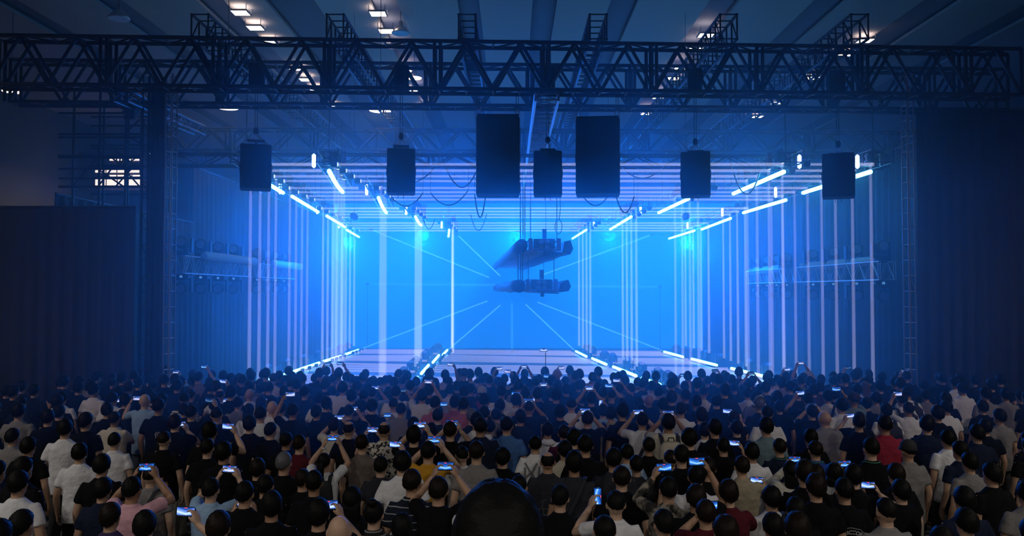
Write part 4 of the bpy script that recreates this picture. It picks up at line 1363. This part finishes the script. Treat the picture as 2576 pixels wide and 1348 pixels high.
for p in PEOPLE:
    k = p['key'] = pose_key(p)
    if k in meta:
        continue
    mb, sh, sft = body_parts(k[0], k[1], k[2])
    meta[k] = sft
    far = k[3]
    jobs[('b',) + k] = (mb, 0.0105 if far else 0.008, 0.085 if far else 0.10, 1)
    jobs[('s',) + k] = (sh, 0.018 if far else 0.014, 0.16 if far else 0.28, 2)
import time
_t = time.time()
MESH = remesh_batch(jobs)
print('REMESH', len(jobs), time.time() - _t, sum(len(m.polygons) for m in MESH.values()))
M_EYE, M_LIP = mat('eye_dark', (0.02, 0.015, 0.012), 0.2), mat('lips', (0.32, 0.13, 0.11), 0.5)
for k, me in MESH.items():
    if k[0] == 'b':
        for m in (M_SKIN[0], M_EYE, M_LIP):
            me.materials.append(m)
        for f in me.polygons:
            c = f.center
            if c.y > 0.075 and c.z > 1.5:
                if abs(abs(c.x) - 0.030) < 0.010 and abs(c.z - 1.612) < 0.008:
                    f.material_index = 1
                elif abs(c.x) < 0.024 and abs(c.z - 1.548) < 0.009:
                    f.material_index = 2
    else:
        me.materials.append(SHIRT['bk'][1])

# phones
bb = MB(); bb.bevel_box((0, 0, 0), (0.156, 0.009, 0.076), 0.012); PHONE_BODY = bb.mesh('phone_body', [mat('phone_case', (0.01, 0.01, 0.012), 0.35)])
bb = MB(); bb.add([(-0.070, -0.0052, -0.034), (0.070, -0.0052, -0.034), (0.070, -0.0052, 0.034), (-0.070, -0.0052, 0.034)], [(0, 1, 2, 3)]); PHONE_SCREEN = bb.mesh('phone_screen')
bb = MB(); bb.lathe([(0.0042, 0.0), (0.0042, 0.0006)], 10, (0.060, -0.0052, 0.0), rot=Matrix.Rotation(PI / 2, 3, 'X')); PHONE_BTN = bb.mesh('record_button', [emis('shutter_button_white', (1, 1, 1), 1.3)])
bb = MB(); bb.box((0, -0.0056, 0.030), (0.022, 0.0006, 0.006)); PHONE_REC = bb.mesh('record_badge', [emis('record_badge_red', (1.0, 0.08, 0.10), 1.2)])
bb = MB(); bb.bevel_box((0.055, 0.006, 0.018), (0.03, 0.004, 0.03), 0.006); PHONE_CAM = bb.mesh('camera_bump', [M_BLACK])


def screen_mat(name, gain, white):
    m = bpy.data.materials.new(name)
    m.use_nodes = True
    nt = m.node_tree
    nt.nodes.remove(nt.nodes['Principled BSDF'])
    tc = nt.nodes.new('ShaderNodeTexCoord')
    sp = nt.nodes.new('ShaderNodeSeparateXYZ'); nt.links.new(tc.outputs['Object'], sp.inputs[0])
    ab = nt.nodes.new('ShaderNodeMath'); ab.operation = 'ABSOLUTE'; nt.links.new(sp.outputs[0], ab.inputs[0])
    # bright V of the stage floor: height z compared with a rising |x| line
    ml = nt.nodes.new('ShaderNodeMath'); ml.operation = 'MULTIPLY_ADD'; nt.links.new(ab.outputs[0], ml.inputs[0]); ml.inputs[1].default_value = 0.28; ml.inputs[2].default_value = -0.018
    df = nt.nodes.new('ShaderNodeMath'); df.operation = 'SUBTRACT'; nt.links.new(sp.outputs[2], df.inputs[0]); nt.links.new(ml.outputs[0], df.inputs[1])
    a2 = nt.nodes.new('ShaderNodeMath'); a2.operation = 'ABSOLUTE'; nt.links.new(df.outputs[0], a2.inputs[0])
    rp = nt.nodes.new('ShaderNodeValToRGB'); mp = nt.nodes.new('ShaderNodeMath'); mp.operation = 'MULTIPLY'; mp.inputs[1].default_value = 28.0
    nt.links.new(a2.outputs[0], mp.inputs[0]); nt.links.new(mp.outputs[0], rp.inputs[0])
    e = rp.color_ramp.elements
    e[0].position, e[0].color = 0.0, (0.35 + 0.4 * white, 0.75, 1.0, 1)
    e[1].position, e[1].color = 1.0, (0.01, 0.05, 0.28, 1)
    q = e.new(0.35); q.color = (0.03 + 0.25 * white, 0.22 + 0.2 * white, 0.95, 1)
    # dark crowd along the lower edge
    nz = nt.nodes.new('ShaderNodeTexNoise'); nz.inputs['Scale'].default_value = 160; nt.links.new(tc.outputs['Object'], nz.inputs['Vector'])
    cr = nt.nodes.new('ShaderNodeMath'); cr.operation = 'MULTIPLY_ADD'; nt.links.new(nz.outputs['Fac'], cr.inputs[0]); cr.inputs[1].default_value = -0.022; nt.links.new(sp.outputs[2], cr.inputs[2])
    gt = nt.nodes.new('ShaderNodeMath'); gt.operation = 'GREATER_THAN'; gt.inputs[1].default_value = -0.037; nt.links.new(cr.outputs[0], gt.inputs[0])
    st = nt.nodes.new('ShaderNodeMath'); st.operation = 'MULTIPLY_ADD'; nt.links.new(gt.outputs[0], st.inputs[0]); st.inputs[1].default_value = gain * 0.9; st.inputs[2].default_value = gain * 0.1
    em = nt.nodes.new('ShaderNodeEmission'); nt.links.new(rp.outputs[0], em.inputs[0]); nt.links.new(st.outputs[0], em.inputs[1])
    nt.links.new(em.outputs[0], nt.nodes['Material Output'].inputs['Surface'])
    m.cycles.emission_sampling = 'NONE'
    return m


SCREENS = [screen_mat('screen_stage_bright', 1.35, 0.6), screen_mat('screen_stage_blue', 1.0, 0.0), screen_mat('screen_stage_dim', 0.28, 0.0), screen_mat('screen_stage_pale', 1.2, 1.0)]
PHONE_SCREEN.materials.append(SCREENS[0])

# ------------------------------------------------------------------ labels that name neighbours where looks alone do not tell
from collections import Counter
for p in PEOPLE:
    p['what'] = 'person in ' + SHIRT[p['shirt']][0]
    arm = {'d': '', 'B': ', both hands raising a phone', 'R': ', one hand raising a phone', 'L': ', one hand raising a phone', 'P': ', holding a phone upright', 'Q': ', holding a phone upright'}[p['pose']]
    extra = {'pack': 'backpack', 'strap': 'dark shoulder strap', 'watch': 'black wristwatch', 'watchw': 'pale wristwatch', 'hood': 'hood', 'lanyard': 'green lanyard', 'headphones': 'headphones'}
    bits = [extra[e] for e in p['ex'] if e in extra]
    pr = [e for e in p['ex'] if e.startswith('print')]
    p['base'] = p['what'] + ', ' + HAIRD[p['hair']] + (' and ' + bits[0] if bits else '') + (', lettered back' if pr else '') + arm
shirt_n = Counter(p['shirt'] for p in PEOPLE)
base_n = Counter(p['base'] for p in PEOPLE)
marks = [p for p in PEOPLE if shirt_n[p['shirt']] == 1]
for p in PEOPLE:
    lab = p['base']
    if base_n[lab] > 1 and marks:
        done = False
        for m in sorted((q for q in marks if q is not p), key=lambda q: math.hypot(q['x'] - p['x'], q['y'] - p['y'])):
            dy, dist = m['y'] - p['y'], math.hypot(m['x'] - p['x'], m['y'] - p['y'])
            if dist > 3.2:
                break
            rel = 'behind' if dy > 0.45 else ('ahead of' if dy < -0.45 else 'beside')
            cand = lab + ', %s the %s' % (rel, SHIRT[m['shirt']][0])
            if len(cand.split()) <= 16:
                lab, done = cand, True
                break
        if done:
            pass
        elif p['y'] > 15.2:
            lab = lab + ', in the front rank by the stage'
    if len(lab.split()) > 16:
        lab = ' '.join(lab.split()[:16])
    p['label'] = lab

# ------------------------------------------------------------------ build everyone
from mathutils.bvhtree import BVHTree
BVH = {}


def project_print(me_print, key, off=0.006):
    """Lay flat print (x, z plane, drawn in front) onto the back of the shirt."""
    if key not in BVH:
        sm = MESH[('s',) + key]
        BVH[key] = BVHTree.FromPolygons([v.co.copy() for v in sm.vertices], [tuple(f.vertices) for f in sm.polygons])
    for v in me_print.vertices:
        h = BVH[key].ray_cast(Vector((v.co.x, -1.0, v.co.z)), Vector((0, 1, 0)))
        if h[0] is not None:
            v.co.y = h[0].y - off
        else:
            v.co.y = -0.10


def text_mesh(txt, size, cx, cz, arc=0.0, bold=0.0):
    cu = bpy.data.curves.new('lettering', 'FONT')
    cu.body = txt
    cu.size = size
    cu.align_x = 'CENTER'; cu.align_y = 'CENTER'
    cu.offset = bold
    cu.resolution_u = 2
    o = bpy.data.objects.new('tmp', cu)
    col.objects.link(o)
    bpy.context.view_layer.update()
    me = bpy.data.meshes.new_from_object(o.evaluated_get(bpy.context.evaluated_depsgraph_get()))
    bpy.data.objects.remove(o)
    for v in me.vertices:
        x, y = v.co.x, v.co.y
        if arc:
            a = x / arc
            x, y = (arc + y) * math.sin(a), (arc + y) * math.cos(a) - arc
        v.co = (x + cx, 0, y + cz)
    return me


def stroke_mesh(strokes, r):
    mb = MB()
    for s in strokes:
        for (x0, z0), (x1, z1) in zip(s, s[1:]):
            d = Vector((x1 - x0, 0, z1 - z0)); L = max(1e-6, d.length); n = Vector((-d.z, 0, d.x)) / L * r
            k = max(1, int(L / 0.03))
            for i in range(k):
                a_ = Vector((x0, 0, z0)) + d * (i / k); b_ = Vector((x0, 0, z0)) + d * ((i + 1) / k)
                mb.add([a_ - n, b_ - n, b_ + n, a_ + n], [(0, 1, 2, 3)])
    return mb.mesh('lettering')


M_PW, M_PD, M_PG, M_PO = mat('print_white', (0.6, 0.6, 0.62), 0.8), mat('print_black', (0.02, 0.02, 0.025), 0.8), mat('print_grey', (0.20, 0.20, 0.21), 0.8), mat('print_orange', (0.35, 0.13, 0.03), 0.8)
M_LINE = mat('print_line_grey', (0.14, 0.15, 0.17), 0.8)


def prints(p, o):
    k = p['key']
    out = []
    for e in p['ex']:
        if e == 'print1':
            out = [(text_mesh('倍', 0.10, 0.05, 1.22), M_PW)]
        elif e == 'print2':
            out = [(text_mesh('EXPRESS', 0.055, 0.0, 1.25, bold=0.001), M_PD)]
        elif e == 'print3':
            out = [(text_mesh('O', 0.075, -0.135, 1.24, bold=0.0015), M_PD), (text_mesh('WAIT', 0.075, 0.085, 1.24, bold=0.0015), M_PD)]
        elif e == 'print4':
            out = [(stroke_mesh([[(-0.025, 1.22), (0.025, 1.22)]], 0.026), M_PW), (text_mesh('w', 0.035, 0.0, 1.22), M_PD)]
        elif e == 'print5':
            out = [(stroke_mesh([[(-0.085, 1.06), (0.085, 1.02)]], 0.055), M_PG), (stroke_mesh([[(-0.02, 1.12), (0.05, 1.13)], [(0.08, 1.08), (0.10, 1.03)]], 0.014), M_PO)]
        elif e == 'print6':
            out = [(stroke_mesh([[(dx - 0.04, dz + 0.09) for dx, dz in s_] for s_ in ([(-0.10, 1.30), (-0.015, 1.16), (0.06, 1.30)], [(-0.015, 1.16), (-0.015, 0.98)], [(-0.11, 1.08), (-0.015, 1.19), (0.03, 1.08)], [(-0.10, 0.98), (-0.10, 1.24)], [(0.09, 1.26), (0.075, 1.02)])], 0.013), M_PG)]
        elif e == 'print7':
            out = [(text_mesh('LYN', 0.065, 0.05, 1.16, bold=0.0015), M_PW)]
        elif e == 'print8':
            out = [(stroke_mesh([[(-0.06, 1.22), (0.07, 1.22), (0.075, 1.12), (-0.065, 1.12), (-0.06, 1.22)], [(-0.05, 1.12), (-0.05, 1.06), (0.06, 1.06), (0.06, 1.12)], [(-0.075, 1.05), (0.07, 1.05)], [(0.0, 1.22), (0.0, 1.25)]], 0.0025), M_LINE)]
        elif e == 'print9':
            out = [(stroke_mesh([[(-0.01, 1.36), (0.03, 1.36)]], 0.008), M_PG)]
        elif e == 'print10':
            out = [(text_mesh('SEYN.AUDIO', 0.028, 0.0, 1.25, bold=0.001), M_PW)]
        elif e == 'print11':
            out = [(text_mesh('OF VICTORY', 0.052, 0.0, 1.26, arc=0.22, bold=0.0008), M_PW), (text_mesh('OTORBIKE', 0.042, 0.0, 1.165, bold=0.001), M_PW),
                   (stroke_mesh([[(-0.13, 1.25), (-0.09, 1.285), (0, 1.305), (0.09, 1.285), (0.13, 1.25)], [(-0.12, 1.20), (-0.08, 1.235), (0, 1.252), (0.08, 1.235), (0.12, 1.20)], [(-0.10, 1.20), (-0.10, 1.07), (0.0, 0.99), (0.10, 1.07), (0.10, 1.20)], [(-0.07, 1.13), (-0.05, 1.07), (0.0, 1.04), (0.05, 1.07), (0.07, 1.13)], [(-0.04, 1.12), (0.0, 1.08), (0.04, 1.12)]], 0.004), M_PG)]
    for me, m in out:
        project_print(me, k)
        obj('shirt_print', me, o, m)


M_STRAP = mat('dark_strap_webbing', (0.012, 0.013, 0.02), 0.8)
bb = MB(); bb.loft([(0, -0.20, 0.98, 0.145, 0.060), (0, -0.205, 1.02, 0.160, 0.078), (0, -0.205, 1.20, 0.160, 0.085), (0, -0.20, 1.36, 0.145, 0.070), (0, -0.19, 1.41, 0.09, 0.05)], 20, power=4); PACK_BODY = bb.mesh('pack_body', smooth=True)
bb = MB(); bb.loft([(0, -0.285, 1.02, 0.11, 0.022), (0, -0.29, 1.05, 0.12, 0.03), (0, -0.29, 1.18, 0.12, 0.03), (0, -0.285, 1.21, 0.10, 0.02)], 16, power=5); PACK_POCKET = bb.mesh('front_pocket', smooth=True)
bb = MB(); bb.tube([(-0.04, -0.17, 1.42), (-0.03, -0.175, 1.46), (0.03, -0.175, 1.46), (0.04, -0.17, 1.42)], 0.008, 6); PACK_HANDLE = bb.mesh('grab_handle', smooth=True)


def strap_mesh(diag):
    mb = MB()
    pts = [(0.13, 0.10, 1.40), (0.115, 0.02, 1.475), (0.085, -0.09, 1.46), (0.02, -0.150, 1.32), (-0.08, -0.152, 1.12), (-0.16, -0.125, 0.98), (-0.20, -0.03, 0.92)] if diag else None
    mb.tube(pts, 0.024, 8, squash=0.35)
    return mb.mesh('strap', smooth=True)


STRAP = strap_mesh(True)
bb = MB()
for s in (-1, 1):
    bb.tube([(s * 0.10, 0.13, 1.18), (s * 0.115, 0.125, 1.36), (s * 0.115, 0.03, 1.475), (s * 0.105, -0.09, 1.455), (s * 0.10, -0.15, 1.36)], 0.026, 8, squash=0.4)
PACK_STRAPS = bb.mesh('shoulder_strap', smooth=True)
bb = MB(); bb.tube([(-0.085, 0.0, 1.60), (-0.088, -0.02, 1.68), (-0.05, -0.03, 1.745), (0.0, -0.03, 1.758), (0.05, -0.03, 1.745), (0.088, -0.02, 1.68), (0.085, 0.0, 1.60)], 0.010, 7)
for s in (-1, 1):
    bb.ball((s * 0.092, 0.0, 1.60), (0.022, 0.035, 0.042), 10, 7)
HEADPHONES = bb.mesh('headphones', smooth=True)
bb = MB(); bb.ball((0, -0.085, 1.44), (0.105, 0.055, 0.05), 16, 10); HOOD = bb.mesh('hood', smooth=True)
bb = MB(); bb.tube([(0.078, 0.05, 1.46), (0.082, -0.03, 1.478), (0.05, -0.082, 1.478), (0, -0.095, 1.475), (-0.05, -0.082, 1.478), (-0.082, -0.03, 1.478), (-0.078, 0.05, 1.46)], 0.008, 6); LANYARD = bb.mesh('lanyard', smooth=True)
M_LAN = mat('green_lanyard_ribbon', (0.03, 0.16, 0.10), 0.7)

rnd = random.Random(5)
CROWD = 'spectators in the crowd'
for i, p in enumerate(PEOPLE):
    k, s = p['key'], p['s']
    o = obj('person', MESH[('b',) + k], None)
    o.location = (p['x'], p['y'], 0.004)
    wx = rnd.uniform(0.96, 1.06)
    if p['pose'] != 'd':
        wx = 1.0
    if p['hair'] == 'bald' and p['shirt'] == 'gy':
        wx = 1.2
    o.scale = (s * wx, s * wx, s)
    o.rotation_euler = (0, 0, rnd.uniform(-0.22, 0.22) if p['pose'] == 'd' and not p['ex'] else 0.0)
    sk = M_SKIN[rnd.choice((0, 0, 1, 1, 2))] if p['shirt'] != 'pk' else M_SKIN[2]
    o.material_slots[0].link = 'OBJECT'; o.material_slots[0].material = sk
    tag(o, p['label'], 'person', CROWD)
    obj('shirt', MESH[('s',) + k], o, SHIRT[p['shirt']][1])
    if p['hair'] == 'cap' or p['hair'] == 'capk':
        obj('hair', HAIR['crop'], o, M_HAIR[0])
        obj('cap', CAP, o, mat('white_cap_cloth', (0.55, 0.54, 0.5), 0.8) if p['hair'] == 'cap' else mat('black_cap_cloth', (0.02, 0.02, 0.025), 0.8))
    elif p['hair'] == 'grey':
        obj('hair', HAIR['short'], o, M_HAIR[2])
    elif p['hair'] == 'brown':
        obj('hair', HAIR['long'], o, mat('light_brown_hair', (0.10, 0.06, 0.035), 0.5, bump=0.5, bscale=70))
    elif p['hair'] != 'bald':
        obj('hair', HAIR[p['hair']], o, M_HAIR[0 if rnd.random() < 0.75 else 1])
    obj('trousers', TROUSERS, o, M_TROUSERS[rnd.choice((0, 0, 1, 2))])
    obj('shoes', SHOES, o, M_SHOE)
    prints(p, o)
    if 'strap' in p['ex']:
        obj('shoulder_strap', STRAP, o, M_STRAP)
    if 'headphones' in p['ex']:
        obj('headphones', HEADPHONES, o, M_STEEL)
    if 'hood' in p['ex']:
        obj('hood', HOOD, o, SHIRT[p['shirt']][1])
    if 'lanyard' in p['ex']:
        obj('lanyard', LANYARD, o, M_LAN)
    if 'pack' in p['ex']:
        b_ = thing('backpack', o.location, 'backpack worn on the back of %s' % p['what'], 'backpack', 'backpacks in the crowd')
        b_.scale = o.scale
        m_ = mat('cream_backpack_cloth', (0.50, 0.45, 0.36), 0.8, bump=0.3, bscale=20) if p['shirt'] == 'cr' else mat('black_backpack_cloth', (0.014, 0.015, 0.02), 0.8, bump=0.3, bscale=20)
        obj('pack_body', PACK_BODY, b_, m_); obj('front_pocket', PACK_POCKET, b_, m_); obj('grab_handle', PACK_HANDLE, b_, M_STRAP); obj('shoulder_strap', PACK_STRAPS, b_, M_STRAP)
    if p['phone'] is not None:
        pc = Vector(k[1]) + (meta[k] or Vector())
        up = p['pose'] in 'PQ'
        w = Vector((p['x'] + pc.x * s, p['y'] + pc.y * s, 0.004 + pc.z * s))
        ph = thing('smartphone', w, ' '.join(('smartphone held up by %s, %s' % (p['what'], HAIRD[p['hair']])).split()[:16]), 'phone', 'phones raised over the crowd')
        ph.scale = (s,) * 3
        # the screen looks back at its holder's face
        ph.rotation_euler = (max(-0.35, min(0.35, -(pc.z - 1.62) * 0.8)), PI / 2 if up else rnd.uniform(-0.06, 0.06), 0)
        obj('phone_body', PHONE_BODY, ph)
        obj('phone_screen', PHONE_SCREEN, ph, SCREENS[rnd.choice((0, 0, 1, 1, 2, 3)) if p['hy'] < 1150 else rnd.choice((0, 1, 1, 3))])
        obj('camera_bump', PHONE_CAM, ph)
        if p['y'] < 10.5:
            obj('record_button', PHONE_BTN, ph); obj('record_badge', PHONE_REC, ph)
        wt = [e for e in p['ex'] if e.startswith('watch')]
        if wt:
            W = Vector(k[1]) + (meta[k] or Vector()) + Vector((-(0.042 if up else 0.080) - 0.032, -0.035, -0.095))
            bb = MB(); bb.lathe([(0.031, -0.012), (0.033, 0.0), (0.031, 0.012)], 14, W + Vector((0, 0, -0.035))); bb.lathe([(0.018, 0.0), (0.018, 0.009)], 14, W + Vector((0, -0.030, -0.035)), rot=Matrix.Rotation(PI / 2, 3, 'X'))
            one('wristwatch', bb, M_PW if wt[0] == 'watchw' else M_BLACK, o, True)

# selfie stick of one person in the front rank
q = at_y(1284 + 480 * 504 / 2576, 880 + 282 * 504 / 2576, 16.5)
t = thing('selfie_stick', at_y(1284 + 452 * 504 / 2576, 880 + 205 * 504 / 2576, 16.6), 'thin selfie stick with a phone rising over the front rank', 'selfie stick')
rod('stick', (0, 0, -0.55), (0, 0, 0.28), 0.007, M_BLACK, t)
e = obj('phone_body', PHONE_BODY, t); e.location = (-0.04, 0, 0.33)
e2 = obj('phone_screen', PHONE_SCREEN, t, SCREENS[0]); e2.location = (-0.04, 0, 0.33)

# the camera's own riser and the spectator standing on it just ahead of the lens
RIS = 1.33
t = thing('viewing_riser', (0, -0.6, 0), 'low black plywood riser carrying the silhouetted spectator', 'riser')
for x in (-1.25, 0.0, 1.25):
    bb = MB(); bb.box((0, 0, 0), (1.23, 5.2, 0.06)); o = one('deck_board', bb, M_BLACK, t); o.location = (x, 0, RIS - 0.03)
for x in (-1.8, 1.8):
    for y in (-2.5, 0, 2.5):
        rod('leg', (x, y, 0), (x, y, RIS - 0.06), 0.03, M_TRUSS, t)
s = 1.0
w = at_y(1253, 1405, 1.55)
o = obj('person', MESH[('b', 'd', None, False, False)], None)
o.location = (w.x, 1.55, w.z - HEADZ + 0.012)
RZ = o.location.z
tag(o, 'person in black silhouette, only the top of a large head showing', 'person', CROWD)
obj('shirt', MESH[('s', 'd', None, False, False)], o, SHIRT['bk'][1]); obj('hair', HAIR['full'], o, M_HAIR[0]); obj('trousers', TROUSERS, o, M_TROUSERS[0]); obj('shoes', SHOES, o, M_SHOE)
for d_ in t.children:
    if d_.name.startswith('deck_board'):
        d_.location.z = RZ - 0.035
RISER_TOP = RZ

# ------------------------------------------------------------------ the rest of the crowd: rows that the photograph hardly shows
vs_all, fs_all, mi_all = [], [], []
base_b = MESH[('s', 'd', None, False, True)]
mats_c = [M_SKIN[1], M_HAIR[0], SHIRT['bk'][1], SHIRT['nv'][1], SHIRT['gy'][1], SHIRT['wh'][1], M_TROUSERS[0]]
body_me = MESH.get(('b', 'd', None, False, True))


def grab(me):
    return np.array([v.co[:] for v in me.vertices]), [tuple(f.vertices) for f in me.polygons]


parts = [(grab(body_me), 0), (grab(HAIR['full']), 1), (grab(base_b), 2), (grab(TROUSERS), 6)]
rnd = random.Random(21)
n_c = 0
tries = 0
nv = 0
SPOTS = [(p['x'], p['y'], p['s'], {'bk': 2, 'nv': 3, 'gy': 4, 'wh': 5}.get(p['shirt'], 3)) for p in EXTRA]
while len(SPOTS) < 190 and tries < 20000:
    tries += 1
    y = rnd.uniform(5.8, 18.0)
    x = rnd.uniform(-0.66, 0.66) * y
    px = CX + FOC * x / y
    inside = 285 < px < 2290
    if inside and y < 12.5:
        continue
    if x < -9.5 or x > 9.8 or not free(x, y, 0.58 if not inside else 0.50):
        continue
    placed.append((x, y))
    SPOTS.append((x, y, rnd.uniform(0.93, 1.03), rnd.choice((2, 2, 2, 3, 3, 4, 5))))
for x, y, s, shm in SPOTS:
    n_c += 1
    a = rnd.uniform(-0.25, 0.25)
    for (V, F), mi in parts:
        c_, s_ = math.cos(a), math.sin(a)
        W = np.stack([(V[:, 0] * c_ - V[:, 1] * s_) * s + x, (V[:, 0] * s_ + V[:, 1] * c_) * s + y, V[:, 2] * s + 0.004], 1)
        vs_all.append(W)
        fs_all.extend([tuple(i_ + nv for i_ in f) for f in F])
        mi_all.extend([shm if mi == 2 else mi] * len(F))
        nv += len(W)
me = bpy.data.meshes.new('crowd')
me.from_pydata(np.concatenate(vs_all).tolist(), [], fs_all)
for m in mats_c:
    me.materials.append(m)
me.polygons.foreach_set('material_index', mi_all)
me.polygons.foreach_set('use_smooth', [True] * len(me.polygons))
tag(obj('crowd', me), 'further dense crowd filling gaps between the nearer spectators', 'crowd', None, 'stuff')
print('PEOPLE', len(PEOPLE), 'crowd', n_c, 'tris', sum(len(m.polygons) for m in bpy.data.meshes))
